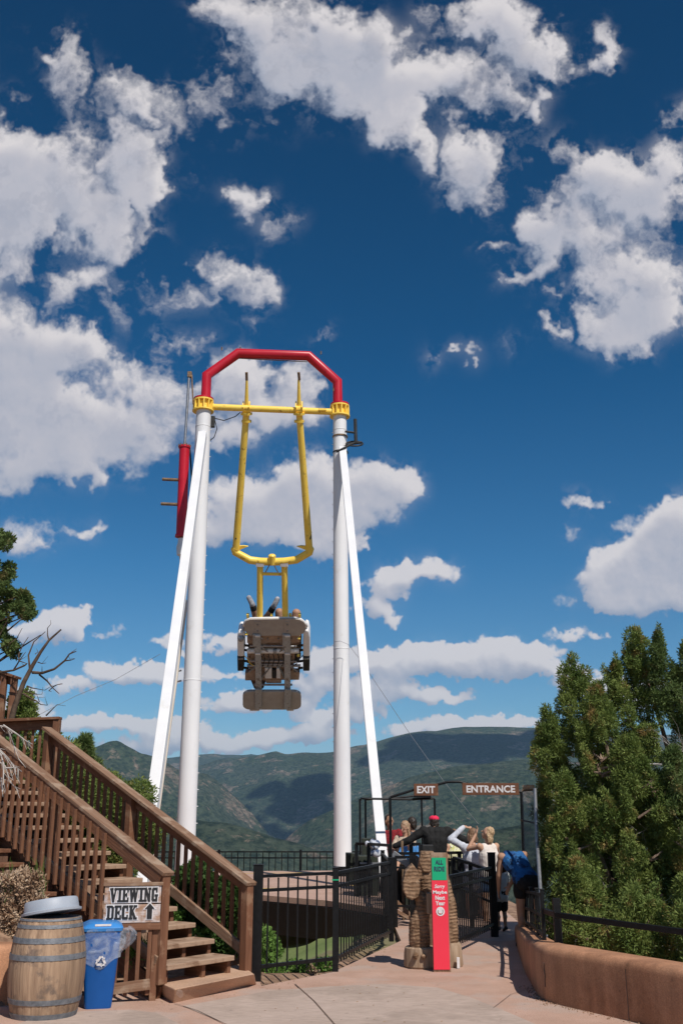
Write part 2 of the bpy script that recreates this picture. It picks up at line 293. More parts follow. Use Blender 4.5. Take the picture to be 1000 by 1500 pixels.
m_grass = mat('slope_grass', (.12, .17, .05), (.20, .25, .085), rough=.95, scale=1.2, bump=.8, bscale=12, c3=(.20, .15, .10), c3amt=.10, c3scale=.5)
def ground_mask():
    nt = m_grass.node_tree; N = nt.nodes; L = nt.links; b = N['Principled BSDF']; src = b.inputs['Base Color'].links[0].from_socket
    tc = [x for x in N if x.bl_idname == 'ShaderNodeTexCoord'][0]; sp = N.new('ShaderNodeSeparateXYZ'); L.new(tc.outputs['Object'], sp.inputs[0])
    r = N.new('ShaderNodeMapRange'); r.inputs[1].default_value = -1.2; r.inputs[2].default_value = -2.0; L.new(sp.outputs[0], r.inputs[0])
    nz = N.new('ShaderNodeTexNoise'); nz.inputs['Scale'].default_value = 9; nz.inputs['Detail'].default_value = 7; L.new(tc.outputs['Object'], nz.inputs[0])
    c = N.new('ShaderNodeValToRGB'); c.color_ramp.elements[0].position = .35; c.color_ramp.elements[0].color = (.16, .09, .055, 1); c.color_ramp.elements[1].position = .65; c.color_ramp.elements[1].color = (.34, .215, .14, 1); L.new(nz.outputs[0], c.inputs[0])
    mx = N.new('ShaderNodeMix'); mx.data_type = 'RGBA'; r2 = N.new('ShaderNodeMapRange'); r2.inputs[1].default_value = 15.5; r2.inputs[2].default_value = 13.2; L.new(sp.outputs[1], r2.inputs[0]); r3 = N.new('ShaderNodeMapRange'); r3.inputs[1].default_value = 2.5; r3.inputs[2].default_value = 1.5; L.new(sp.outputs[0], r3.inputs[0])
    m1 = N.new('ShaderNodeMath'); m1.operation = 'MULTIPLY'; L.new(r2.outputs[0], m1.inputs[0]); L.new(r3.outputs[0], m1.inputs[1]); m2 = N.new('ShaderNodeMath'); m2.operation = 'MAXIMUM'; L.new(r.outputs[0], m2.inputs[0]); L.new(m1.outputs[0], m2.inputs[1])
    r4 = N.new('ShaderNodeMapRange'); r4.inputs[1].default_value = 1.2; r4.inputs[2].default_value = 2.0; L.new(sp.outputs[0], r4.inputs[0]); m4 = N.new('ShaderNodeMath'); m4.operation = 'MAXIMUM'; L.new(m2.outputs[0], m4.inputs[0]); L.new(r4.outputs[0], m4.inputs[1])
    L.new(m4.outputs[0], mx.inputs[0]); L.new(src, mx.inputs[6]); L.new(c.outputs[0], mx.inputs[7]); L.new(mx.outputs[2], b.inputs['Base Color'])
ground_mask()
m_dirt = mat('dry_dirt', (.30, .17, .11), (.40, .25, .17), rough=.95, scale=5, bump=.8, bscale=20, c3=(.24, .15, .09), c3amt=.12, c3scale=2)
m_asph = mat('grey_path_asphalt', (.16, .16, .165), (.20, .20, .20), rough=.9, scale=3)

# ------------------------------------------------------------------ mesh helpers
class MB:
    def __init__(s): s.v = []; s.f = []
    def add(s, vs, fs):
        b = len(s.v); s.v += [tuple(x) for x in vs]; s.f += [tuple(i+b for i in f) for f in fs]; return s
    def box(s, c, size, R=None):
        x, y, z = [q/2 for q in size]; c = Vector(c)
        vs = [Vector((a*x, b*y, d*z)) for a in (-1, 1) for b in (-1, 1) for d in (-1, 1)]
        if R is not None: vs = [R @ q for q in vs]
        return s.add([q+c for q in vs], [(0, 1, 3, 2), (4, 6, 7, 5), (0, 4, 5, 1), (2, 3, 7, 6), (0, 2, 6, 4), (1, 5, 7, 3)])
    def tube(s, pts, rad, n=12, cap=True):
        pts = [Vector(p) for p in pts]
        if not hasattr(rad, '__len__'): rad = [rad]*len(pts)
        rings = []; prev = None
        for i, p in enumerate(pts):
            if i == 0: t = pts[1]-p
            elif i == len(pts)-1: t = p-pts[i-1]
            else: t = (pts[i+1]-p).normalized()+(p-pts[i-1]).normalized()
            t.normalize()
            if prev is None:
                a = Vector((0, 0, 1)) if abs(t.z) < .9 else Vector((1, 0, 0)); x = a.cross(t).normalized()
            else: x = (prev-t*prev.dot(t)).normalized()
            y = t.cross(x); prev = x
            rings.append([p+(x*math.cos(2*math.pi*k/n)+y*math.sin(2*math.pi*k/n))*rad[i] for k in range(n)])
        vs = [q for r in rings for q in r]; fs = []
        for i in range(len(pts)-1):
            for k in range(n):
                fs.append((i*n+k, i*n+(k+1) % n, (i+1)*n+(k+1) % n, (i+1)*n+k))
        if cap: fs.append(tuple(range(n-1, -1, -1))); fs.append(tuple((len(pts)-1)*n+k for k in range(n)))
        return s.add(vs, fs)
    def lathe(s, prof, c=(0, 0, 0), n=28, axis=None):
        c = Vector(c); R = Matrix.Identity(3) if axis is None else Vector(axis).to_track_quat('Z', 'Y').to_matrix()
        vs = [c+R @ Vector((r*math.cos(2*math.pi*k/n), r*math.sin(2*math.pi*k/n), z)) for r, z in prof for k in range(n)]
        fs = [(i*n+k, i*n+(k+1) % n, (i+1)*n+(k+1) % n, (i+1)*n+k) for i in range(len(prof)-1) for k in range(n)]
        fs.append(tuple(range(n-1, -1, -1))); fs.append(tuple((len(prof)-1)*n+k for k in range(n)))
        return s.add(vs, fs)
    def prism(s, outline, off):
        """outline: list of 3D points (planar), off: extrusion vector"""
        n = len(outline); off = Vector(off); a = [Vector(p) for p in outline]; b = [p+off for p in a]
        return s.add(a+b, [tuple(range(n-1, -1, -1)), tuple(range(n, 2*n))]+[(i, (i+1) % n, n+(i+1) % n, n+i) for i in range(n)])
    def ell(s, c, r, R=None, n=12, m=8):
        c = Vector(c); vs = []; fs = []
        for i in range(m+1):
            th = math.pi*i/m
            for k in range(n):
                q = Vector((math.sin(th)*math.cos(2*math.pi*k/n)*r[0], math.sin(th)*math.sin(2*math.pi*k/n)*r[1], math.cos(th)*r[2]))
                if R is not None: q = R @ q
                vs.append(c+q)
        for i in range(m):
            for k in range(n): fs.append((i*n+k, (i+1)*n+k, (i+1)*n+(k+1) % n, i*n+(k+1) % n))
        return s.add(vs, fs)
    def cap(s, a, b, ra, rb, n=12):
        """tapered capsule"""
        a = Vector(a); b = Vector(b); d = b-a; L = d.length
        if L < 1e-4: return s.ell(a, (ra, ra, ra))
        d /= L; pts = []; rs = []
        for k in range(4):
            t = math.pi/2*k/4; pts.append(a-d*ra*math.cos(t)); rs.append(max(.0015, ra*math.sin(t)))
        pts.append(a); rs.append(ra); pts.append(b); rs.append(rb)
        for k in range(1, 5):
            t = math.pi/2*k/4; pts.append(b+d*rb*math.sin(t)); rs.append(max(.0015, rb*math.cos(t)))
        return s.tube(pts, rs, n)

def thing(name, label, cat, loc, group=None, kind=None):
    o = bpy.data.objects.new(name, None); COL.objects.link(o); o.location = loc; o.empty_display_size = .1
    return tag(o, label, cat, group, kind)
def tag(o, label=None, cat=None, group=None, kind=None):
    if label: o['label'] = label
    if cat: o['category'] = cat
    if group: o['group'] = group
    if kind: o['kind'] = kind
    return o
def wloc(o):
    l = Vector(o.location)
    while o.parent is not None: o = o.parent; l += 0*l
    return l
WM = {}
def obj(name, mb, m, parent=None, smooth=False, bevel=0, R=None, origin=None, auto=40):
    """link a mesh; its origin goes to the bottom middle of its bounds (or 'origin', with orientation R)"""
    vs = np.array(mb.v, dtype=float)
    if origin is None:
        lo = vs.min(0); hi = vs.max(0); origin = Vector(((lo[0]+hi[0])/2, (lo[1]+hi[1])/2, lo[2]))
    origin = Vector(origin); R3 = R if R is not None else Matrix.Identity(3)
    inv = np.array(R3.inverted()); loc = (vs-np.array(origin)) @ inv.T
    me = bpy.data.meshes.new(name); me.from_pydata([tuple(x) for x in loc], [], mb.f); me.update()
    me.materials.append(m)
    if smooth:
        me.polygons.foreach_set('use_smooth', [True]*len(me.polygons))
        try: me.set_sharp_from_angle(angle=math.radians(auto))
        except Exception: pass
    return place(me, name, origin, R3, parent, bevel)
def place(me, name, origin, R3, parent, bevel=0):
    o = bpy.data.objects.new(name, me); COL.objects.link(o)
    W = Matrix.Translation(origin) @ R3.to_4x4()
    WM[o.name] = W
    if parent is not None:
        o.parent = parent; PW = WM.get(parent.name, Matrix.Translation(Vector(parent.location)))
        L = PW.inverted() @ W; o.location = L.to_translation(); o.rotation_euler = L.to_euler()
    else:
        o.location = origin; o.rotation_euler = R3.to_euler()
    if bevel:
        b = o.modifiers.new('bevel', 'BEVEL'); b.width = bevel; b.segments = 2; b.limit_method = 'ANGLE'
    return o
def frame(p0, p1, up=(0, 0, 1)):
    x = (Vector(p1)-Vector(p0)).normalized(); up = Vector(up)
    if abs(x.dot(up)) > .98: up = Vector((1, 0, 0)) if abs(x.x) < .9 else Vector((0, 1, 0))
    y = up.cross(x).normalized(); z = x.cross(y)
    return Matrix((x, y, z)).transposed()
def beam(name, p0, p1, w, h, m, parent=None, up=(0, 0, 1), bevel=.004, seat=0):
    """a bar whose local X runs along it (so grain does too); w across, h along 'up'"""
    p0 = Vector(p0); p1 = Vector(p1); R = frame(p0, p1, up); mb = MB(); mb.box((p0+p1)/2, ((p1-p0).length, w, h), R)
    return obj(name, mb, m, parent, R=R, origin=(p0+p1)/2, bevel=bevel)
def pipe(name, pts, r, m, parent=None, n=12):
    mb = MB(); mb.tube(pts, r, n); return obj(name, mb, m, parent, smooth=True)
def share(src, name, origin, R3, parent):
    return place(src.data, name, Vector(origin), R3, parent)
def polysheet(name, pts, z, m, thick=0, kind='structure'):
    mb = MB(); P = [Vector((p[0], p[1], z)) for p in pts]
    a = sum(P[i].x*P[(i+1) % len(P)].y-P[(i+1) % len(P)].x*P[i].y for i in range(len(P)))
    if a < 0: P.reverse()
    if thick: mb.prism(P, (0, 0, -thick)); mb.f = [tuple(reversed(f)) for f in mb.f]
    else: mb.add(P, [tuple(range(len(P)))])
    o = obj(name, mb, m, origin=(0, 0, 0)); o['kind'] = kind; return o
def textmesh(txt, size, bold=.0, spacing=1.0, shear=0):
    c = bpy.data.curves.new('t', 'FONT'); c.body = txt; c.size = size; c.offset = bold; c.align_x = 'CENTER'; c.align_y = 'CENTER'; c.space_character = spacing; c.shear = shear
    c.extrude = .0015; c.resolution_u = 3
    o = bpy.data.objects.new('t', c); COL.objects.link(o); bpy.context.view_layer.update()
    me = bpy.data.meshes.new_from_object(o.evaluated_get(bpy.context.evaluated_depsgraph_get()))
    mb = MB(); mb.v = [tuple(v.co) for v in me.vertices]; mb.f = [tuple(p.vertices) for p in me.polygons]
    bpy.data.objects.remove(o); return mb
def onto(mb, c, X, Y, Z, off=0):
    """map flat xy(z) geometry on to a board at c with axes X (right) Y (up) Z (out)"""
    r = MB(); r.f = mb.f; r.v = [tuple(Vector(c)+X*v[0]+Y*v[1]+Z*(v[2]+off)) for v in mb.v]; return r

# ------------------------------------------------------------------ terrain
def crest(pts, Y):
    """list of (u, v) -> arrays of world x, z at distance Y"""
    w = [PY(u, v, Y) for u, v in pts]; return np.array([q.x for q in w]), np.array([q.z for q in w])
def mountains():
    rng = np.random.default_rng(5)
    nu, ny = 560, 520
    ang = np.linspace(-1.15, 1.15, nu)                         # X / Y
    Ys = np.exp(np.linspace(math.log(150), math.log(14000), ny))
    A, Yg = np.meshgrid(ang, Ys); X = A*Yg
    def N(sc, oct=6, ridged=False, seed=0):
        # noise in world metres: sample a big square field
        r = np.random.default_rng(100+seed); F = fbm((900, 900), (900/sc, 900/sc), oct, r, .5, ridged)
        ix = np.clip((X/36000+.5)*899, 0, 898.9); iy = np.clip(Yg/15000*899*.42, 0, 898.9)
        x0 = ix.astype(int); y0 = iy.astype(int); fx = ix-x0; fy = iy-y0
        return (F[y0, x0]*(1-fx)+F[y0, x0+1]*fx)*(1-fy)+(F[y0+1, x0]*(1-fx)+F[y0+1, x0+1]*fx)*fy
    base = -60-(Yg-150)*.12; base = np.maximum(base, -430+0*Yg)
    H = base
    L = [ # (Y, slope towards camera, slope behind, crest points)
     (11500, .22, .2, [(-900,1080),(-200,1092),(100,1100),(240,1112),(290,1106),(340,1104),(420,1108),(600,1112),(1300,1112)], 60),
     (7600, .33, .3, [(-900,1190),(200,1190),(280,1125),(335,1108),(380,1104),(405,1100),(425,1104),(490,1100),(540,1089),(600,1075),(680,1066),(780,1066),(900,1073),(1100,1085),(1900,1070)], 130),
     (4600, .50, .4, [(-1500,1060),(-300,1060),(60,1092),(110,1096),(140,1098),(160,1093),(178,1096),(205,1109),(235,1116),(262,1135),(300,1140),(330,1160),(370,1200),(420,1260),(600,1400),(2000,1400)], 120),
     (3900, .42, .4, [(-1500,1420),(300,1420),(360,1300),(420,1225),(455,1200),(520,1168),(600,1137),(660,1122),(760,1112),(900,1118),(1200,1110),(2500,1100)], 70),
     (2300, .42, .4, [(-2500,1150),(-200,1175),(150,1190),(250,1194),(330,1203),(400,1222),(460,1240),(540,1262),(700,1310),(2500,1400)], 45),
     (1500, .40, .3, [(-2500,1500),(350,1500),(450,1290),(520,1262),(620,1238),(720,1215),(800,1200),(1000,1190),(2500,1180)], 32)]
    for i, (Yc, sf, sb, cp, amp) in enumerate(L):
        cx, cz = crest(cp, Yc)
        a = cx/Yc
        z = np.interp(A, a, cz)
        wob = (N(60, 5, False, 20+i)-.5)*Yc*.16
        d = Yg-(Yc+wob)
        rid = (N(26, 6, True, 40+i)-.5)*2
        front = z+d*sf*(1+.30*rid*np.clip(-d/(.12*Yc), 0, 1)); back = z-d*sb
        h = np.where(d < 0, front, back)
        h = h+amp*(rid*.55+(N(12, 5, True, 60+i)-.5)*.5)*np.clip(abs(d)/(.07*Yc), .42 if i == 2 else .10, 1)
        H = np.maximum(H, h)
    # cliffs: terrace part of the left massif
    vs = np.stack([X, Yg, H], -1).reshape(-1, 3)
    idx = np.arange(nu*ny).reshape(ny, nu)
    q = np.stack([idx[:-1, :-1], idx[:-1, 1:], idx[1:, 1:], idx[1:, :-1]], -1).reshape(-1, 4)
    me = bpy.data.meshes.new('mountains'); me.vertices.add(len(vs)); me.vertices.foreach_set('co', vs.ravel())
    me.loops.add(q.size); me.loops.foreach_set('vertex_index', q.ravel()); me.polygons.add(len(q))
    me.polygons.foreach_set('loop_start', np.arange(0, q.size, 4)); me.polygons.foreach_set('loop_total', np.full(len(q), 4)); me.update(); me.validate()
    me.polygons.foreach_set('use_smooth', np.ones(len(q), dtype=bool))
    m = bpy.data.materials.new('forested_mountain'); m.use_nodes = True; nt = m.node_tree; Nn = nt.nodes; Lk = nt.links; b = Nn['Principled BSDF']; b.inputs['Roughness'].default_value = .95; b.inputs['Specular IOR Level'].default_value = .1
    tc = Nn.new('ShaderNodeTexCoord')
    def nse(s, d=6, r=.6, st=None):
        n = Nn.new('ShaderNodeTexNoise'); n.inputs['Scale'].default_value = s; n.inputs['Detail'].default_value = d; n.inputs['Roughness'].default_value = r
        if st:
            mp = Nn.new('ShaderNodeMapping'); mp.inputs['Scale'].default_value = st; Lk.new(tc.outputs['Object'], mp.inputs[0]); Lk.new(mp.outputs[0], n.inputs[0])
        else: Lk.new(tc.outputs['Object'], n.inputs[0])
        return n.outputs[0]
    def rng_(x, a, bb, c=0, d=1):
        r = Nn.new('ShaderNodeMapRange'); r.inputs[1].default_value = a; r.inputs[2].default_value = bb; r.inputs[3].default_value = c; r.inputs[4].default_value = d; Lk.new(x, r.inputs[0]); return r.outputs[0]
    def mix(f, a, c):
        x = Nn.new('ShaderNodeMix'); x.data_type = 'RGBA'; Lk.new(f, x.inputs[0])
        for i, q_ in ((6, a), (7, c)):
            if isinstance(q_, tuple): x.inputs[i].default_value = (*q_, 1)
            else: Lk.new(q_, x.inputs[i])
        return x.outputs[2]
    trees = rng_(nse(.045, 6, .72), .42, .60)
    green = mix(trees, (.064, .090, .052), (.016, .031, .020))
    big = rng_(nse(.0022, 5, .6), .40, .62)
    green = mix(big, green, mix(trees, (.088, .105, .075), (.026, .042, .030)))
    geo = Nn.new('ShaderNodeNewGeometry'); sp = Nn.new('ShaderNodeSeparateXYZ'); Lk.new(geo.outputs['Normal'], sp.inputs[0])
    rockn = nse(.0035, 7, .68)
    mth = Nn.new('ShaderNodeMath'); mth.operation = 'SUBTRACT'; Lk.new(rockn, mth.inputs[0]); k = rng_(sp.outputs[2], .55, .95, -.075, .06); Lk.new(k, mth.inputs[1])
    sx_ = Nn.new('ShaderNodeSeparateXYZ'); Lk.new(tc.outputs['Object'], sx_.inputs[0])
    west = rng_(sx_.outputs[0], -500, -1300, 0, .03); ad_ = Nn.new('ShaderNodeMath'); ad_.operation = 'ADD'; Lk.new(mth.outputs[0], ad_.inputs[0]); Lk.new(west, ad_.inputs[1])
    rk = rng_(ad_.outputs[0], .525, .555)
    strata = mix(rng_(nse(.03, 5, .7, (1, 1, 4)), .4, .6), (.30, .235, .18), (.13, .10, .078))
    m2 = Nn.new('ShaderNodeMath'); m2.operation = 'MULTIPLY'; Lk.new(rk, m2.inputs[0]); Lk.new(rng_(nse(.03, 5, .7), .38, .56), m2.inputs[1])
    colr = mix(m2.outputs[0], green, strata)
    dots = rng_(nse(.009, 10, .82), .575, .615)
    colr = mix(dots, colr, (.20, .165, .12))
    Lk.new(colr, b.inputs['Base Color'])
    bp = Nn.new('ShaderNodeBump'); bp.inputs['Strength'].default_value = 1; bp.inputs['Distance'].default_value = 22; Lk.new(nse(.03, 7, .75), bp.inputs['Height']); Lk.new(bp.outputs[0], b.inputs['Normal'])
    me.materials.append(m)
    o = bpy.data.objects.new('mountains', me); COL.objects.link(o); o['kind'] = 'structure'
mountains()

STAIR_B = PZ(360, 1421, .13); SDIR = Vector((-.785, .62, 0)).normalized(); WDIR = Vector((.62, .785, 0)).normalized()
STAIR_A = STAIR_B-WDIR*1.14
STEP_R = .134; STEP_D = .282
def sm(x): x = min(1, max(0, x)); return x*x*(3-2*x)
PLAZA = [(-12, -14), (5.5, -14), (5.0, 3.0), (2.85, 8.45), (2.3, 9.45), (2.0, 10.0), (1.98, 10.75), (2.22, 12.9), (2.45, 14.6), (2.8, 17), (3.2, 25), (.85, 25), (.80, 14.5), PZ(487, 1424)[:2], PZ(383, 1444)[:2], PZ(372, 1420, .0)[:2], (-2.2, 10.35), (-3.0, 9.75), (-12, 9.6)]
def inpoly(x, y, P=PLAZA):
    c = False; j = len(P)-1
    for i in range(len(P)):
        xi, yi = P[i]; xj, yj = P[j]
        if (yi > y) != (yj > y) and x < (xj-xi)*(y-yi)/(yj-yi)+xi: c = not c
        j = i
    return c
def dpoly(x, y, P=PLAZA):
    d = 1e9
    for i in range(len(P)):
        a = P[i]; b = P[(i+1) % len(P)]; ex, ey = b[0]-a[0], b[1]-a[1]; t = max(0, min(1, ((x-a[0])*ex+(y-a[1])*ey)/(ex*ex+ey*ey+1e-9)))
        d = min(d, math.hypot(x-a[0]-t*ex, y-a[1]-t*ey))
    return d
def ground_h(x, y):
    if inpoly(x, y): return -.08
    d = dpoly(x, y)
    # bank carrying the stairs, left
    s = Vector((x, y, 0))-STAIR_A; al = s.dot(SDIR); ac = s.dot(WDIR)
    left = sm((-2.6-x)/.5)
    bank = -.1+left*(.56+.16*max(0, -2.9-x))*sm((y-9.55)/.15) + max(0, al-.9)*.34*sm((1.6-ac)/1.4)*sm((ac+.9)/.6)+.25*max(0, min(3, y-9.9))*left
    if al > .3: bank = min(bank, .13+.475*al-.42+max(0, -ac-.35)*.75)
    drop = -.06-1.55*sm(d/5.0)-.02*d
    if y > 45: drop -= (y-45)*.32
    if x > 2: drop -= .35*max(0, x-3.5)
    k = sm((ac-1.2)/1.2) if x < -.4 else 1
    if y < 9.6 and x < 0: k = 0
    h = bank*(1-k)+drop*k
    if x < -3.5 and y > 9.6: h = max(h, bank*sm(1-(ac-1.0)/6)) if ac < 7 else h
    return max(h, -75)
def hillside():
    xs = sorted(set([round(v, 2) for v in list(np.arange(-60, -9, 3))+list(np.arange(-9, 6, .3))+list(np.arange(6, 80, 3))]))
    ys = list(np.arange(-30, 6, 3))+list(np.arange(6, 24, .3))+list(np.arange(24, 60, 1.5))+list(np.arange(60, 220, 8))
    rng = random.Random(3); vs = []; fs = []
    for y in ys:
        for x in xs:
            h = ground_h(x, y)
            if h != -.08: h += rng.uniform(-.04, .04)
            vs.append((x, y, h))
    n = len(xs)
    for j in range(len(ys)-1):
        for i in range(n-1): fs.append((j*n+i, j*n+i+1, (j+1)*n+i+1, (j+1)*n+i))
    mb = MB(); mb.v = vs; mb.f = fs
    o = obj('ground', mb, m_grass, smooth=True, origin=(0, 0, 0), auto=180); o['kind'] = 'structure'
hillside()
polysheet('plaza_pavement', PLAZA, 0.0, m_pink, thick=.07)
G1 = [PZ(268, 1474)[:2], PZ(395, 1452)[:2], PZ(470, 1446)[:2], PZ(560, 1442)[:2], PZ(640, 1447)[:2], PZ(690, 1462)[:2], PZ(745, 1484)[:2], PZ(800, 1508)[:2], (3.0, 3), (2.5, -8), (-1.2, -8), (-.9, 6), PZ(345, 1506)[:2]]
polysheet('pavement_panel', G1, .004, m_greycon)
G2 = [PZ(10, 1506)[:2], PZ(60, 1489)[:2], PZ(120, 1482)[:2], PZ(190, 1480)[:2], PZ(228, 1484)[:2], PZ(262, 1500)[:2], (-1.5, 6), (-1.6, -8), (-6, -8), (-6, 6)]
polysheet('pavement_panel', G2, .004, m_greycon)
m_joint = mat('dark_pavement_joint', (.12, .08, .06), (.18, .12, .09), rough=.95, scale=20)
def joint(pts, w=.008, z=.008):
    P = [PZ(u, v, z) for u, v in pts]; mb = MB()
    for a, b in zip(P[:-1], P[1:]):
        d = (b-a).normalized(); n = Vector((-d.y, d.x, 0))*w/2
        mb.add([a-n, b-n, b+n, a+n], [(0, 1, 2, 3)])
    o = obj('pavement_joint', mb, m_joint, origin=(0, 0, 0)); o['kind'] = 'structure'
joint([(432, 1441), (460, 1466), (490, 1500), (500, 1512)], .012)
joint([(255, 1469), (290, 1480), (335, 1502)], .007)
joint([(779, 1447), (748, 1456), (722, 1476)], .005)

# ------------------------------------------------------------------ stucco walls
def wall(name, label, prof, m=m_stucco):
    """prof: list of (inner xy, outer xy, height, base z)"""
    mb = MB(); rings = []
    for (ix, iy), (ox, oy), h, b in prof:
        i = Vector((ix, iy, 0)); o = Vector((ox, oy, 0)); w = (o-i); wl = w.length; w /= wl
        sec = [(0, b), (0, h-.07), (.006, h-.04), (.02, h-.018), (.045, h-.004), (.07, h), (wl-.05, h), (wl-.01, h-.03), (wl, h-.08), (wl, b-1.2)]
        rings.append([i+w*a+Vector((0, 0, z)) for a, z in sec])
    n = len(rings[0]); vs = [p for r in rings for p in r]
    fs = [(k*n+j, (k+1)*n+j, (k+1)*n+j+1, k*n+j+1) for k in range(len(rings)-1) for j in range(n-1)]
    fs += [(k*n+n-1, (k+1)*n+n-1, (k+1)*n, k*n) for k in range(len(rings)-1)]
    fs += [tuple(range(n)), tuple(reversed(range((len(rings)-1)*n, len(rings)*n)))]
    mb.add(vs, fs); o = obj(name, mb, m, smooth=True, auto=50)
    return tag(o, label, 'wall')
WL = [((2.35, 14.6), (2.60, 14.65), .20, -.05), ((2.12, 12.9), (2.38, 12.9), .30, -.05), ((1.97, 11.7), (2.24, 11.65), .36, -.05), ((1.88, 10.75), (2.15, 10.7), .42, -.05),
      ((1.84, 10.3), (2.12, 10.4), .44, -.05), ((1.83, 10.08), (2.11, 10.28), .45, -.05), ((1.85, 9.9), (2.13, 10.15), .455, -.05), ((1.92, 9.74), (2.20, 9.98), .46, -.05), ((2.10, 9.42), (2.40, 9.64), .46, -.05), ((2.43, 8.85), (2.74, 9.03), .46, -.05), ((2.93, 7.9), (3.27, 8.08), .46, -.05), ((4.3, 5.0), (4.65, 5.15), .46, -.05), ((6.5, 1.5), (6.9, 1.7), .46, -.05)]
rw = wall('retaining_wall', 'low curved terracotta stucco wall on the right with rounded top', WL)
def wall_details():
    a = Vector(WL[9][0]+(0,)); b_ = Vector(WL[8][0]+(0,)); p = b_.lerp(a, .75); d = (a-b_).normalized(); n = Vector((d.y, -d.x, 0)); n = -n if n.x > 0 else n
    mb = MB(); mb.add([p-d*.004+n*.003+UP*.0, p+d*.004+n*.003, p+d*.005+n*.003+UP*.39, p-d*.003+n*.003+UP*.39], [(0, 1, 2, 3)]); obj('control_joint', mb, m_joint, rw)
    rr = random.Random(3); q = Vector(WL[6][0]+(0,)); mb = MB(); pts = [q+Vector((-.004, 0, .12+i*.05))+Vector((rr.uniform(-.002, .002), rr.uniform(-.012, .012), 0)) for i in range(5)]; mb.tube(pts, .005, 5); obj('patched_chip', mb, m_joint, rw)
    # grit gathered along the foot of the wall
    g = MB()
    for i in range(260):
        j = rr.randrange(3, 10); a = Vector(WL[j][0]+(0,)); c = Vector(WL[j+1][0]+(0,)); q = a.lerp(c, rr.random()); d = (c-a).normalized(); n = Vector((d.y, -d.x, 0)); n = -n if n.x > 0 else n
        q = q+n*abs(rr.gauss(0, .05)); r_ = rr.uniform(.003, .009); g.ell(q+UP*r_*.5, (r_, r_*rr.uniform(.6, 1), r_*.6), None, 5, 3)
    tag(obj('grit', g, m_dirt), kind='stuff')
wall_details()
lw = wall('retaining_wall', 'short terracotta stucco retaining wall behind the wooden barrel', [((-6.5, 9.35), (-6.5, 9.7), .50, -.05), ((-4.5, 9.5), (-4.5, 9.85), .50, -.05), ((-3.2, 9.62), (-3.25, 9.97), .50, -.05), ((-2.92, 9.70), (-3.05, 10.02), .49, -.05), ((-2.80, 9.88), (-3.0, 10.08), .47, -.05)])

# ------------------------------------------------------------------ concrete step + stairs
def conc_step():
    top = [PZ(228, 1437, .13), PZ(256, 1449, .13), PZ(373, 1427, .13), PZ(352, 1412, .13)]
    bot = [PZ(226, 1452, 0), PZ(254, 1469, 0), PZ(377, 1441, 0), Vector((top[3].x, top[3].y, 0))]
    mb = MB(); mb.add([p for p in top]+[p-Vector((0, 0, .02)) for p in bot], [(0, 1, 2, 3), (0, 4, 5, 1), (1, 5, 6, 2), (2, 6, 7, 3), (3, 7, 4, 0), (7, 6, 5, 4)])
    o = obj('concrete_step', mb, m_block, bevel=.012); tag(o, 'tan concrete first step block with a chipped corner at foot of stairs', 'step')
    c = top[1]; ch = MB(); 
    rr = random.Random(4); pts = []
    for k in range(9):
        a = 2*math.pi*k/9; pts.append(PY(263+7*math.cos(a)*rr.uniform(.8, 1.1), 1456+8*math.sin(a), 9.72))
    # pale chipped face set just proud of the front face
    A, B, C, D = top[1], top[2], bot[2], bot[1]; n = (B-A).cross(D-A).normalized()
    if n.y > 0: n = -n
    P = [PP(263+6*math.cos(2*math.pi*k/9)*rr.uniform(.8, 1.1), 1456+6.5*math.sin(2*math.pi*k/9), A, n)+n*.003 for k in range(9)]
    ch.prism([p-n*.01 for p in P], n*.01); 
    obj('chipped_patch', ch, mat('fresh_broken_concrete', (.5, .36, .27), (.6, .46, .36), rough=.9, scale=30, bump=.8), o)
conc_step()
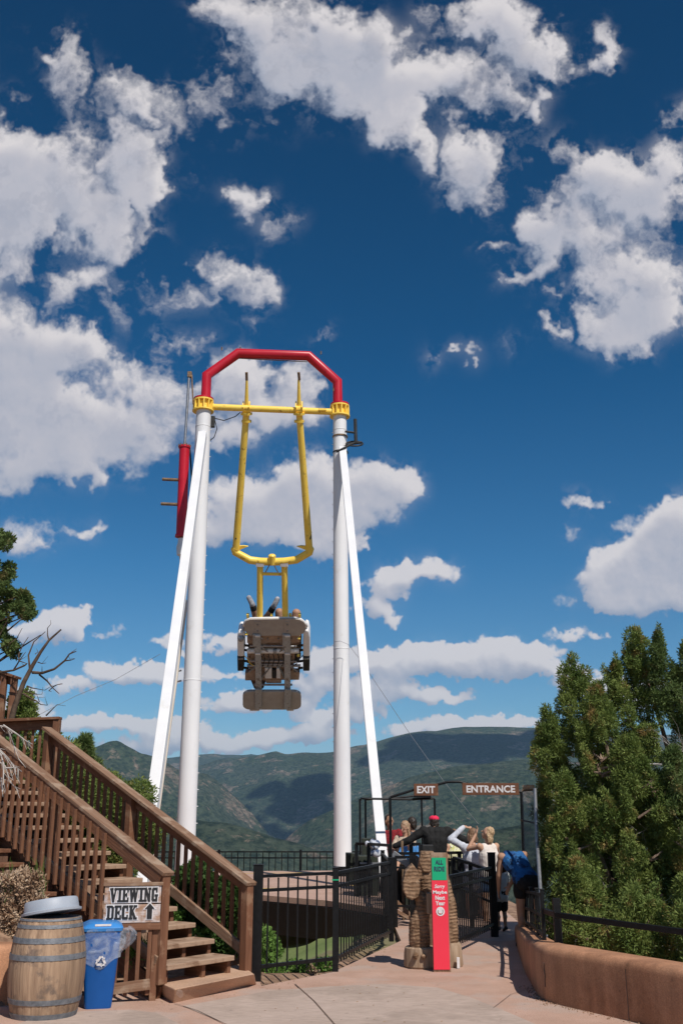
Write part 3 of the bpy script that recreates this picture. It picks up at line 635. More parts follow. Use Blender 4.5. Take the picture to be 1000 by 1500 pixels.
def staircase():
    t = thing('wooden_staircase', 'brown wooden outdoor staircase climbing to the left with open steps and handrails', 'staircase', STAIR_A)
    rr = random.Random(8)
    slope = STEP_R/STEP_D
    Lr = STAIR_A+WDIR*.03; 
    n = 19
    z0 = .13
    front = PZ(344, 1398, .30)    # right front corner of first tread
    off = (front-STAIR_B).dot(SDIR); ext = (front-STAIR_B).dot(WDIR)
    Rm = Matrix((SDIR, WDIR*-1, UP)).transposed()
    Rm = Matrix((SDIR, UP.cross(SDIR), UP)).transposed()
    for i in range(n):
        z = .29+i*STEP_R+rr.uniform(-.004, .004)
        c0 = STAIR_B+SDIR*(off+i*STEP_D)+WDIR*ext
        wd = 1.14+ext-.04
        c = c0-WDIR*wd/2+SDIR*.155; c.z = z-.02
        mb = MB(); mb.box(c, (.31, wd, .045), Rm)
        tr = obj('tread', mb, m_tread, t, R=Rm, origin=c, bevel=.006)
        tr.rotation_euler.rotate_axis('Z', rr.uniform(-.006, .006))
        # riser blocks under the tread
        for f in (.03, .42, .97):
            cc = c0-WDIR*(wd*f)+SDIR*.17; cc.z = z-.045-STEP_R/2+.0
            mb = MB(); mb.box(cc, (.24, .045, STEP_R-.012), Rm); obj('riser_block', mb, m_wood, t, R=Rm, origin=cc)
    # stringers
    def zat(d): return .13+slope*d
    for k, side in enumerate((STAIR_A+WDIR*.05, STAIR_B-WDIR*(-ext+.02))):
        for dz in (0,):
            a = side+SDIR*.05; b = side+SDIR*(n*STEP_D)
            a = Vector((a.x, a.y, .02)); b = Vector((b.x, b.y, .02+slope*(n*STEP_D-.05)))
            beam('stringer', a, b, .04, .19, m_wood, t)
    # timber cribbing under the near side
    for i in range(14):
        d = .55+i*STEP_D*1.0
        p = STAIR_A+SDIR*d-WDIR*.22
        top = zat(d)-.10; 
        if p.x > -2.55: continue
        mb = MB(); c = Vector((p.x, p.y, top-.6)); mb.box(c, (.24, .28, 1.2), Rm); obj('crib_post', mb, m_wooddark, t, R=Matrix.Rotation(math.pi/2, 3, 'Y'), origin=c, bevel=.01)
        mb = MB(); c = Vector((p.x, p.y, top+.015)); mb.box(c, (.30, .33, .04), Rm); obj('crib_cap', mb, m_wood, t, R=Rm, origin=c, bevel=.005)
    return t
stairs = staircase()
def rail_run(name, label, P0, P1, base_off, cap_w, posts, nbal, low, parent_extra=None, face=Vector((.62, .785, 0)), cap_m=None, cap_over=.06, rail_h=.12, group=None, lowdrop=.85, bal_low=.82, balskip=()):
    """handrail P0->P1 (top of cap), posts at fractions, nbal balusters between, low board"""
    t = thing(name, label, 'railing', (P0.x, P0.y, P0.z-.95), group)
    d = (P1-P0); L = d.length; dn = d.normalized(); f = face.normalized()
    beam('handrail_cap', P0-dn*cap_over-Vector((0, 0, .02)), P1+dn*cap_over*.3-Vector((0, 0, .02)), cap_w, .036, cap_m or m_woodtop, t)
    beam('top_board', P0-Vector((0, 0, .04+rail_h/2))+f*(-.045), P1-Vector((0, 0, .04+rail_h/2))+f*(-.045), .036, rail_h, m_wood, t)
    if low: beam('bottom_board', P0-Vector((0, 0, lowdrop))+f*(-.045), P1-Vector((0, 0, lowdrop))+f*(-.045), .036, .10, m_woodtop, t)
    for fr, dz in posts:
        p = P0+d*fr; 
        beam('post', p-Vector((0, 0, dz)), p-Vector((0, 0, .04)), .092, .092, m_wood, t, up=f, bevel=.006)
    rr = random.Random(hash(label) % 999 if False else len(label)); 
    for i in range(nbal):
        fr = (i+.5)/nbal
        if any(a < fr < b for a, b in balskip): continue
        p = P0+d*fr-f*.085
        beam('baluster', p-Vector((0, 0, bal_low+rr.uniform(0, .03))), p-Vector((0, 0, .055)), .034, .034, m_wood, t, up=f, bevel=.003)
    return t
slope = STEP_R/STEP_D
RB0 = PY(364, 1288, STAIR_B.y); RB0 = Vector((STAIR_B.x, STAIR_B.y, RB0.z))
D_LAND = 3.62
RB1 = RB0+SDIR*D_LAND+UP*(D_LAND*slope*1.0)
RA0 = Vector((STAIR_A.x, STAIR_A.y, PY(240, 1273, STAIR_A.y).z))
RA1 = RA0+SDIR*4.6+UP*(4.6*slope*.97)
rail_run('handrail', 'far sloping brown wooden handrail of the stairs ending beside the black fence', RB0, RB1, 0, .14, [(.002, .93), (.52, 1.1), (.985, 1.5)], 30, True, lowdrop=.72, bal_low=.74, face=-WDIR, balskip=((0, .012),))
rail_run('handrail', 'near sloping brown wooden handrail of the stairs above the VIEWING DECK sign', RA0, RA1, 0, .14, [(.002, 1.0), (.385, 1.35), (.80, 1.6)], 37, True, lowdrop=.80, bal_low=.90, face=-WDIR*-1 if False else WDIR, balskip=((0, .15),))
# landing rail and the flight above
LP = PY(86, 1050, 13.6); LQ = PY(-190, 1062, 13.9)
rail_run('handrail', 'level brown wooden landing rail at the top of the stairs', LP, LQ, 0, .13, [(.004, 1.6), (.55, 1.6)], 26, True, face=Vector((0, -1, 0)), lowdrop=.95, bal_low=1.0, cap_over=.03, cap_m=m_wood)
UPr0 = PY(24, 990, 15.2); UPr1 = PY(-150, 930, 15.8)
rail_run('handrail', 'upper brown wooden railing corner at the left edge above the landing', UPr0, UPr1, 0, .13, [(.01, 1.6), (.09, 1.6), (.6, 1.6)], 16, True, face=Vector((0, -1, 0)), lowdrop=.95, bal_low=1.0, cap_m=m_wood)
def landing():
    t = thing('stair_landing', 'brown wooden landing platform behind the top of the stairs', 'landing', (-5, 13, 0))
    zl = RB1.z-.98
    for i in range(9):
        beam('deck_board', Vector((-3.5, 12.6+i*.145, zl)), Vector((-7.5, 12.3+i*.145, zl)), .14, .04, m_woodtop, t)
    beam('joist', Vector((-3.5, 12.55, zl-.12)), Vector((-7.5, 12.25, zl-.12)), .05, .2, m_wooddark, t)
    for x in (-3.7, -5.0, -6.4): beam('post', Vector((x, 13.2, zl-.05)), Vector((x, 13.2, -.5)), .1, .1, m_wooddark, t)
landing()

# viewing deck sign and the low panel under it
LET = {  # slab letters: strokes (x0,y0,x1,y1,w) in a 1 x 1 cell
 'V': (1.0, [(.18, 1, .5, .0, .24), (.82, 1, .5, .0, .14), (.0, .955, .40, .955, .09), (.62, .955, 1.0, .955, .09)]),
 'I': (.55, [(.275, 0, .275, 1, .24), (.0, .955, .55, .955, .09), (0, .045, .55, .045, .09)]),
 'E': (.85, [(.22, 0, .22, 1, .24), (0, .955, .8, .955, .09), (0, .045, .85, .045, .09), (.2, .5, .6, .5, .10), (.78, .72, .78, 1, .12), (.8, 0, .8, .28, .12), (.6, .38, .6, .62, .09)]),
 'W': (1.35, [(.2, 1, .42, 0, .22), (.42, 0, .68, 1, .13), (.68, 1, .93, 0, .22), (.93, 0, 1.18, 1, .13), (0, .955, .4, .955, .09), (.52, .955, .84, .955, .09), (1.0, .955, 1.35, .955, .09)]),
 'N': (1.0, [(.2, 0, .2, 1, .14), (.22, 1, .8, 0, .24), (.82, 0, .82, 1, .14), (0, .955, .3, .955, .09), (0, .045, .4, .045, .09), (.64, .955, 1.0, .955, .09)]),
 'G': (.9, [(.18, .12, .18, .88, .26), (.14, .93, .7, .93, .13), (.14, .07, .72, .07, .13), (.74, .68, .74, 1, .13), (.72, 0, .72, .46, .2), (.5, .44, .9, .44, .09)]),
 'D': (.95, [(.24, 0, .24, 1, .24), (0, .955, .7, .955, .09), (0, .045, .7, .045, .09), (.80, .12, .80, .88, .22), (.68, .93, .84, .84, .1), (.68, .07, .84, .16, .1)]),
 'C': (.88, [(.18, .12, .18, .88, .26), (.14, .93, .7, .93, .13), (.14, .07, .74, .07, .13), (.74, .66, .74, 1, .13), (.76, .04, .76, .3, .11)]),
 'K': (1.0, [(.22, 0, .22, 1, .24), (0, .955, .44, .955, .09), (0, .045, .44, .045, .09), (.26, .42, .78, .96, .12), (.42, .56, .82, .04, .24), (.62, .955, 1.0, .955, .09), (.62, .045, 1.05, .045, .09)])}
def slab_text(txt, h, aspect=.62, grow=0, gap=.13, z0=0, th=.003):
    mb = MB(); x = 0; zz = z0
    for ch in txt:
        w, st = LET[ch]
        for (a, b, c, d, sw) in st:
            p = Vector(((x+a)*h*aspect, b*h, 0)); q = Vector(((x+c)*h*aspect, d*h, 0)); dr = (q-p); 
            if dr.length < 1e-6: continue
            dr.normalize(); hw = sw*h*(aspect if abs(dr.y) > abs(dr.x) else 1)/2+grow; nn = Vector((-dr.y, dr.x, 0))*hw; e = dr*grow
            zz += .00003
            mb.prism([p-e-nn+UP*zz, q+e-nn+UP*zz, q+e+nn+UP*zz, p-e+nn+UP*zz], (0, 0, th))
        x += w+gap
    return mb, (x-gap)*h*aspect
def view_sign():
    pr = STAIR_A-SDIR*.02
    TR = Vector((pr.x-.03, pr.y-.05, PY(238, 1292, pr.y-.05).z)); BRz = PY(236, 1346, pr.y-.05).z
    TL = PY(154, 1302, pr.y-.16); BLz = PY(155, 1357, pr.y-.16).z
    X = Vector((TR.x-TL.x, TR.y-TL.y, 0)); Wd = X.length; X.normalize(); Z = Vector((X.y, -X.x, 0)); Y = UP
    hgt = ((TR.z-BRz)+(TL.z-BLz))/2; c = Vector(((TL.x+TR.x)/2, (TL.y+TR.y)/2, (TR.z+BRz+TL.z+BLz)/4))
    t = thing('wooden_sign', 'VIEWING DECK sign with black western letters and an up arrow on brown boards', 'sign', c-UP*hgt/2)
    m_sb = mat('weathered_sign_board', (.27, .14, .08), (.47, .31, .22), rough=.8, scale=7, stretch=(.5, 4, 4), bump=.5, c3=(.55, .48, .46), c3amt=.16, c3scale=4)
    R = Matrix((X, Z*-1, UP)).transposed()
    for k, f in ((0, .26), (1, -.26)):
        cc = c+UP*hgt*f; mb = MB(); mb.box(cc, (Wd, .022, hgt*.5-.004), R); obj('board', mb, m_sb, t, R=R, origin=cc, bevel=.003)
    cc = c+UP*(hgt*.5+.012)+Z*.004; mb = MB(); mb.box(cc, (Wd+.03, .04, .03), R); obj('top_rail', mb, m_woodtop, t, R=R, origin=cc, bevel=.003)
    cc = c-UP*(hgt*.5+.03)-Z*.012; mb = MB(); mb.box(cc, (Wd+.02, .035, .07), R); obj('bottom_rail', mb, m_wood, t, R=R, origin=cc, bevel=.003)
    h = hgt*.36
    for txt, yb, xb in (('VIEWING', .07, .10), ('DECK', -.40, .06)):
        tw = Wd*(.84 if txt == 'VIEWING' else .52)
        _, w0 = slab_text(txt, h, 1.0); asp = tw/w0
        for grow, m, z in ((.0125, m_textwhite, .0115), (.0035, m_black, .0165)):
            mb, w = slab_text(txt, h, asp, grow); 
            org = c-X*Wd/2+X*Wd*xb+UP*hgt*yb
            obj('lettering' if m is m_black else 'letter_outline', onto(mb, org, X, UP, Z, z), m, t)
    # arrow
    for grow, m, z in ((.010, m_textwhite, .0115), (.002, m_black, .0165)):
        aw = .034*1.15; sw = .021; H = h*1.12; g = grow
        pts = [(-sw-g, -g), (sw+g, -g), (sw+g, H*.68-g), (aw+g*2.2, H*.68-g), (0, H+g*1.6), (-aw-g*2.2, H*.68-g), (-sw-g, H*.68-g)]
        mb = MB(); mb.prism([Vector((a, b, 0)) for a, b in pts], (0, 0, .004)); org = c+X*Wd*.31-UP*hgt*.40
        obj('arrow' if m is m_black else 'arrow_outline', onto(mb, org, X, UP, Z, z), m, t)
    # panel of uprights under the sign
    q = thing('baluster_panel', 'short brown wooden slat panel under the VIEWING DECK sign', 'railing', (c.x, c.y, 0))
    L0 = c-X*Wd/2; R0 = c+X*Wd/2
    for k in range(5):
        p = L0+(R0-L0)*(.08+.19*k); 
        beam('baluster', Vector((p.x, p.y, .05))-Z*.03, Vector((p.x, p.y, c.z-hgt*.5-.0))-Z*.03, .036, .036, m_wood, q, up=X)
    p = L0+(R0-L0)*.94; beam('post', Vector((p.x, p.y, -.02))-Z*.075, Vector((p.x, p.y, TR.z-.0))-Z*.075, .085, .06, m_wood, q, up=X)
    a = Vector((L0.x, L0.y, .10)); b = Vector((R0.x, R0.y, .145)); beam('bottom_board', a-X*.02, b-X*.06, .036, .09, m_woodtop, q)
view_sign()

# ------------------------------------------------------------------ barrel, lid, bin
def barrel():
    c = PZ(64, 1487); H = .775
    t = thing('wooden_barrel', 'weathered oak barrel bin with dark iron hoops at the left of the stairs', 'barrel', c)
    def r(z): f = (z/H-.47)/.53; return .318-.068*f*f
    # staves, shallow grooves between
    n = 26; mb = MB(); sub = 5; nn = n*sub; vs = []; zs = np.linspace(0, H, 19)
    for z in zs:
        for k in range(nn):
            g = .0035 if k % sub == 0 else 0
            a = 2*math.pi*k/nn; rr = r(z)-g; vs.append((c.x+rr*math.cos(a), c.y+rr*math.sin(a), z))
    fs = [(i*nn+k, i*nn+(k+1) % nn, (i+1)*nn+(k+1) % nn, (i+1)*nn+k) for i in range(len(zs)-1) for k in range(nn)]
    fs.append(tuple(reversed(range(nn)))); mb.add(vs, fs)
    # per-stave tone
    m = m_oak.copy(); nt = m.node_tree; N = nt.nodes; L = nt.links; tc = [x for x in N if x.bl_idname == 'ShaderNodeTexCoord'][0]
    sp = N.new('ShaderNodeSeparateXYZ'); L.new(tc.outputs['Object'], sp.inputs[0]); at = N.new('ShaderNodeMath'); at.operation = 'ARCTAN2'; L.new(sp.outputs[1], at.inputs[0]); L.new(sp.outputs[0], at.inputs[1])
    ml = N.new('ShaderNodeMath'); ml.operation = 'MULTIPLY'; ml.inputs[1].default_value = n/(2*math.pi); L.new(at.outputs[0], ml.inputs[0]); fl = N.new('ShaderNodeMath'); fl.operation = 'FLOOR'; L.new(ml.outputs[0], fl.inputs[0])
    wn = N.new('ShaderNodeTexWhiteNoise'); wn.noise_dimensions = '1D'; L.new(fl.outputs[0], wn.inputs['W']); r_ = N.new('ShaderNodeMapRange'); r_.inputs[3].default_value = .72; r_.inputs[4].default_value = 1.2; L.new(wn.outputs[0], r_.inputs[0])
    b = N['Principled BSDF']; src = b.inputs['Base Color'].links[0].from_socket; mx = N.new('ShaderNodeMix'); mx.data_type = 'RGBA'; mx.blend_type = 'MULTIPLY'; mx.inputs[0].default_value = 1; L.new(src, mx.inputs[6]); L.new(r_.outputs[0], mx.inputs[7]); L.new(mx.outputs[2], b.inputs['Base Color'])
    obj('staves', mb, m, t, smooth=True, origin=c, auto=30)
    for z, w in ((.022, .042), (.135, .040), (.475, .042), (.605, .042), (.712, .028), (.762, .016)):
        mb = MB(); mb.lathe([(r(z-w/2)-.004, z-w/2), (r(z-w/2)+.0045, z-w/2), (r(z+w/2)+.0045, z+w/2), (r(z+w/2)-.004, z+w/2)], (c.x, c.y, 0), 64)
        obj('hoop', mb, m_hoop, t, smooth=True, auto=30)
    mb = MB(); mb.lathe([(.02, H-.05), (.240, H-.05), (.240, H-.04), (.02, H-.04)], (c.x, c.y, 0), 48); obj('barrel_head', mb, m_oak, t)
    # lid: grey plastic ring cap, tilted
    ax = Vector((-.15, .10, 1)).normalized(); lc = Vector((c.x+.0, c.y+.01, H+.022))
    l = thing('plastic_lid', 'grey blue plastic lid lying tilted on top of the wooden barrel', 'lid', lc)
    mb = MB(); mb.lathe([(.235, 0), (.252, .002), (.254, .020), (.232, .028), (.224, .100), (.214, .112), (.170, .116), (.160, .10), (.152, .05), (.165, .045), (.172, .095), (.205, .10), (.212, .03), (.228, .01)], lc, 56, ax)
    obj('lid_shell', mb, m_greyplastic, l, smooth=True, auto=35)
barrel()
def recycle_bin():
    c = PZ(139, 1476); c.y += .10; H = .70
    ang = math.radians(14)
    X = Vector((math.cos(ang), math.sin(ang), 0)); Y = Vector((-math.sin(ang), math.cos(ang), 0))
    t = thing('recycling_bin', 'slim blue recycling bin with white arrows beside the barrel', 'bin', c)
    def ring(z, hx, hy, rr=.03):
        P = []
        for sx, sy, a0 in ((1, 1, 0), (-1, 1, 90), (-1, -1, 180), (1, -1, 270)):
            for k in range(4):
                a = math.radians(a0+30*k); P.append(c+X*(sx*(hx-rr)+rr*math.cos(a))+Y*(sy*(hy-rr)+rr*math.sin(a))+UP*z)
        return P
    def loft(rs, m, name, par, capt=True, sm_=True):
        n = len(rs[0]); mb = MB(); mb.add([p for r in rs for p in r], [(i*n+k, i*n+(k+1) % n, (i+1)*n+(k+1) % n, (i+1)*n+k) for i in range(len(rs)-1) for k in range(n)]+[tuple(reversed(range(n)))]+([tuple((len(rs)-1)*n+k for k in range(n))] if capt else []))
        return obj(name, mb, m, par, smooth=sm_, auto=35)
    loft([ring(0, .112, .17), ring(.02, .117, .175), ring(.635, .165, .215)], m_blue, 'bin_body', t)
    lid = loft([ring(.63, .172, .225), ring(.655, .178, .23), ring(.67, .168, .22), ring(.695, .12, .18, .05)], m_bluelid, 'bin_lid', t)
    mb = MB(); R = Matrix((X, Y, UP)).transposed(); fr = c-Y*.215+UP*.68
    mb.box(fr-X*.0, (.14, .018, .016), R); obj('slot_label', mb, m_textwhite, lid)
    # white three-arrow recycling mark
    n = Vector((0, 0, 0)); mb = MB()
    nrm = -Y; cc = c+UP*.385-Y*.218
    tilt = (UP*.64-Y*.04).normalized()
    for k in range(3):
        a = 2*math.pi*k/3+math.pi/2
        def P(x, y):
            ca, sa = math.cos(a-math.pi/2), math.sin(a-math.pi/2); u_, v_ = x*ca-y*sa, x*sa+y*ca
            return cc+X*u_+tilt*v_+nrm*.004
        w = .0075
        out = [[(-.034, .010), (-.012, .046), (.010, .046), (-.018, .0)], [(-.012, .046), (.012, .046), (.026, .026), (.009, .026)], [(.036, .034), (.030, .006), (.006, .018)]]
        for poly in out:
            pts = [P(*q) for q in poly]; mb.prism(pts, nrm*.003)
    obj('recycling_mark', mb, m_textwhite, t)
    # clear liner bag: crumpled film spilling over the rim to the right
    m = bpy.data.materials.new('clear_plastic_film'); m.use_nodes = True; nt = m.node_tree; N = nt.nodes; L = nt.links; b = N['Principled BSDF']; b.inputs['Base Color'].default_value = (.62, .68, .78, 1); b.inputs['Roughness'].default_value = .18; b.inputs['Specular IOR Level'].default_value = .7
    tr = N.new('ShaderNodeBsdfTransparent'); mx = N.new('ShaderNodeMixShader'); tc = N.new('ShaderNodeTexCoord'); nz = N.new('ShaderNodeTexNoise'); nz.inputs['Scale'].default_value = 9; nz.inputs['Detail'].default_value = 5; nz.inputs['Distortion'].default_value = 1.5; L.new(tc.outputs['Object'], nz.inputs[0])
    mr = N.new('ShaderNodeMapRange'); mr.inputs[1].default_value = .35; mr.inputs[2].default_value = .7; mr.inputs[3].default_value = .10; mr.inputs[4].default_value = .42; L.new(nz.outputs[0], mr.inputs[0])
    L.new(mr.outputs[0], mx.inputs[0]); L.new(tr.outputs[0], mx.inputs[1]); L.new(b.outputs[0], mx.inputs[2]); L.new(mx.outputs[0], N['Material Output'].inputs[0])
    bp = N.new('ShaderNodeBump'); bp.inputs['Strength'].default_value = .8; bp.inputs['Distance'].default_value = .02; L.new(nz.outputs[0], bp.inputs['Height']); L.new(bp.outputs[0], b.inputs['Normal'])
    rr = random.Random(2); nA = 48; rings = []
    zs = [.65, .615, .575, .53, .48, .44, .41, .385]
    for j, z in enumerate(zs):
        P = []
        for k in range(nA):
            a = 2*math.pi*k/nA; ca, sa = math.cos(a), math.sin(a)
            f = 1/max(abs(ca)/(.170-.02*(.68-z)/.3+.012), abs(sa)/(.222-.02*(.68-z)/.3)); f = min(f, .25)
            bulge = max(0, ca)**2*math.sin(math.pi*min(1, j/6.5+.12))*.13*(1 if sa < .6 else .6)
            wr = .008*math.sin(a*9+j*1.3)+.006*math.sin(a*17-j*2.1)+rr.uniform(-.003, .003)
            zz = z+(.05*math.sin(a*2.2+1)+.02*math.sin(a*5))*(j/7)+max(0, ca)*.0
            P.append(c+X*(ca*(f+bulge+wr+.006))+Y*(sa*(f+wr+.006))+UP*zz)
        rings.append(P)
    mb = MB(); mb.add([p for r in rings for p in r], [(i*nA+k, i*nA+(k+1) % nA, (i+1)*nA+(k+1) % nA, (i+1)*nA+k) for i in range(len(rings)-1) for k in range(nA)])
    o = obj('liner_bag', mb, m, smooth=True, auto=180); tag(o, 'clear crumpled plastic liner bag hanging out over the blue recycling bin', 'bag')
recycle_bin()

# ------------------------------------------------------------------ black steel fences
def steel_fence(label, posts, height, spacing, name='steel_fence', rails=(.0, .14), low=.12, post_w=.065, tall=0, bal=.018, group=None, capy=.03, pend=True, firsttall=None):
    """posts: list of base points; pickets between"""
    t = thing(name, label, 'fence', posts[0], group)
    src = None
    for i, p in enumerate(posts):
        h = height+capy+(firsttall if (firsttall and i == 0) else 0)
        w = post_w*(1.5 if (firsttall and i == 0) else 1)
        mb = MB(); mb.box(p+UP*(h/2), (w, w, h)); mb.box(p+UP*(h+.005), (w+.012, w+.012, .01)); obj('post', mb, m_steel, t, bevel=.003)
    for a, b in zip(posts[:-1], posts[1:]):
        d = b-a; L = Vector((d.x, d.y, 0)).length
        for r in rails: beam('rail', a+UP*(height-r-.02), b+UP*(height-r-.02), .03, .032, m_steel, t, bevel=0)
        beam('rail', a+UP*low, b+UP*low, .03, .035, m_steel, t, bevel=0)
        n = max(1, int(L/spacing))
        ht = height-low+.02
        for k in range(1, n):
            p = a+d*(k/n)
            if src is None:
                mb = MB(); mb.box(p+UP*(low-.06+ht/2), (bal, bal, ht)); src = obj('picket', mb, m_steel, t, origin=p)
            else: share(src, 'picket', p, Matrix.Identity(3), t)
    return t
f1 = PZ(375, 1437); f2 = PZ(491, 1423); f3 = PZ(573, 1379)
steel_fence('black steel picket fence between the stairs and the bear carving', [f1, f2, f3, Vector((f3.x+.02, 17.6, 0))], 1.02, .115, firsttall=.06, low=.13)
cp = f2+UP*.93; mb = MB(); mb.box(cp, (.075, .075, .012)); tag(obj('green_tape', mb, m_greensign), 'small green band round the middle post of the black fence', 'tape')
g1 = PZ(652, 1408) ; g1.x += .02; g2 = PZ(724, 1372)
steel_fence('black steel picket gate panel standing right of the bear carving', [Vector((g1.x, g1.y, 0)), g2], .93, .105, low=.17, rails=(.0, .13), post_w=.05)
mb = MB(); mb.box(g2+UP*.55, (.10, .10, 1.10)); mb.box(g2+UP*1.105, (.115, .115, .012)); tag(obj('steel_post', mb, m_steel, bevel=.004), 'thick black steel post at the end of the gate panel', 'post')
# guard rail on the right wall
w0 = Vector((2.42, 10.35, .45)); 
gA = [PY(767, 1320, 14.2), PY(778, 1335, 12.9), PY(788, 1348, 11.8), PY(796, 1360, 10.75)]
for q_, z_ in zip(gA, (.2, .28, .34, .40)): q_.z = z_
steel_fence('black steel fence standing on the back of the terracotta wall beside the path', gA, .46, .30, low=.06, post_w=.035, bal=.012, rails=(0, .20))
def guard():
    t = thing('guard_rail', 'long black bar rail running above the right terracotta wall', 'railing', (2.5, 10.2, .45))
    P = [PY(797, 1334, 10.75), PY(815, 1340, 10.3), PY(900, 1352, 9.7), PY(1000, 1365, 9.1), PY(1180, 1392, 8.0)]
    for a, b in zip(P[:-1], P[1:]): beam('rail', a, b+(b-a).normalized()*.01, .045, .05, m_steel, t)
    for (u, v, Y) in ((815, 1316, 10.3), (1060, 1365, 8.7)):
        q = PY(u, v, Y); mb = MB(); mb.box((q.x, q.y+.04, (q.z+.1)/2), (.07, .06, q.z-.1)); obj('post', mb, m_steel, t)
guard()
# leaning silver pole, mesh panel
def pole_panel():
    t = thing('mesh_panel', 'grey wire mesh panel with rusty edges standing right of the ENTRANCE sign', 'panel', (2.6, 13.5, .3))
    m = bpy.data.materials.new('wire_mesh'); m.use_nodes = True; nt = m.node_tree; N = nt.nodes; L = nt.links
    b = N['Principled BSDF']; b.inputs['Base Color'].default_value = (.2, .21, .22, 1); b.inputs['Metallic'].default_value = .4; b.inputs['Roughness'].default_value = .5
    Y = 14.2
    a = PY(764, 1158, Y); c = PY(783, 1156, Y); d = PY(793, 1372, Y-.6); e = PY(770, 1345, Y-.3)
    # real thin wires
    mb = MB()
    for k in range(1, 12): mb.tube([a+(c-a)*k/12, e+(d-e)*k/12], .0025, 4, False)
    for k in range(1, 100): mb.tube([a+(e-a)*k/100, c+(d-c)*k/100], .0022, 4, False)
    obj('wire_mesh', mb, m, t)
    pipe('rusty_rail', [a, c], .014, m_rust, t, 8)
    mb = MB(); mb.box((a+c)/2+UP*.03, (.16, .02, .07)); obj('top_board', mb, mat('worn_orange_board', (.35, .18, .08), (.5, .4, .3), scale=20), t)
    pipe('rusty_rail', [PY(762, 1201, Y), PY(784, 1206, Y-.1)], .013, m_rust, t, 8)
    s = pipe('steel_pole', [PY(783, 1155, 13.4), PY(786, 1230, 13.3), PY(797, 1392, 11.6)], .022, m_grey); tag(s, 'thin leaning silver steel pole standing on the right wall', 'pole')
    w = MB(); q = PY(797, 1378, 11.55)
    rr = random.Random(6)
    for k in range(7):
        pts = [q+Vector((rr.uniform(-.04, .04), rr.uniform(-.03, .03), rr.uniform(-.11, .09))) for _ in range(4)]; w.tube(pts, .006, 6)
    w.box(q-UP*.06, (.05, .04, .1)); tag(obj('cable_bundle', w, m_greyplastic, smooth=True), 'pale tangled cable bundle at the foot of the leaning silver pole', 'cable')
pole_panel()

# ------------------------------------------------------------------ ride deck
ZD = .30
def deck():
    P = [PZ(230, 1304, ZD), PZ(381, 1311, ZD), PZ(478, 1319, ZD), PZ(560, 1331, ZD), PZ(566, 1303, ZD), PZ(548, 1288, ZD), PZ(527, 1275, ZD), PZ(200, 1277, ZD)]
    t = thing('ride_deck', 'pinkish concrete ride deck on a black steel frame with yellow safety lines', 'deck', (P[1].x, P[1].y, ZD-.5))
    mb = MB(); Q = [Vector((p.x, p.y, ZD)) for p in P]; mb.prism([q-UP*.09 for q in Q], UP*.09); obj('deck_slab', mb, m_deckcon, t)
    for a, b in zip(P[:4], P[1:4]): beam('fascia_beam', a-UP*.35+Vector((0, .05, 0)), b-UP*.35+Vector((0, .05, 0)), .12, .50, m_steel, t)
    beam('fascia_beam', P[3]-UP*.35, P[4]-UP*.35, .12, .50, m_steel, t); beam('fascia_beam', P[4]-UP*.35, P[6]-UP*.35, .12, .50, m_steel, t)
    for a in (P[1], P[2], P[3], P[5]):
        beam('deck_leg', Vector((a.x, a.y+.6, ZD-.3)), Vector((a.x, a.y+.6, -2.2)), .2, .2, m_steel, t)
    for (u0, v0, u1, v1) in ((340, 1303, 555, 1296), (345, 1279.5, 520, 1277.3), (525, 1277, 545, 1289), (545, 1289, 560, 1303)):
        a = PZ(u0, v0, ZD+.003); b = PZ(u1, v1, ZD+.003); d = (b-a).normalized(); n = Vector((-d.y, d.x, 0))*.05
        mb = MB(); mb.add([a-n, b-n, b+n, a+n], [(0, 1, 2, 3)]); obj('yellow_line', mb, m_yline, t)
    fb = [PY(300, 1280, 27.6), PY(440, 1279, 27.6), PY(550, 1278, 27.6)]
    fb = [Vector((p.x, p.y, -.25)) for p in (PY(200, 1280, 27.6), PY(320, 1280, 27.6), PY(440, 1280, 27.6), PY(545, 1280, 27.6))]
    steel_fence('distant black steel fence along the far edge of the ride deck', fb, .98, .16, low=.15, bal=.022, rails=(0, .15))
deck()

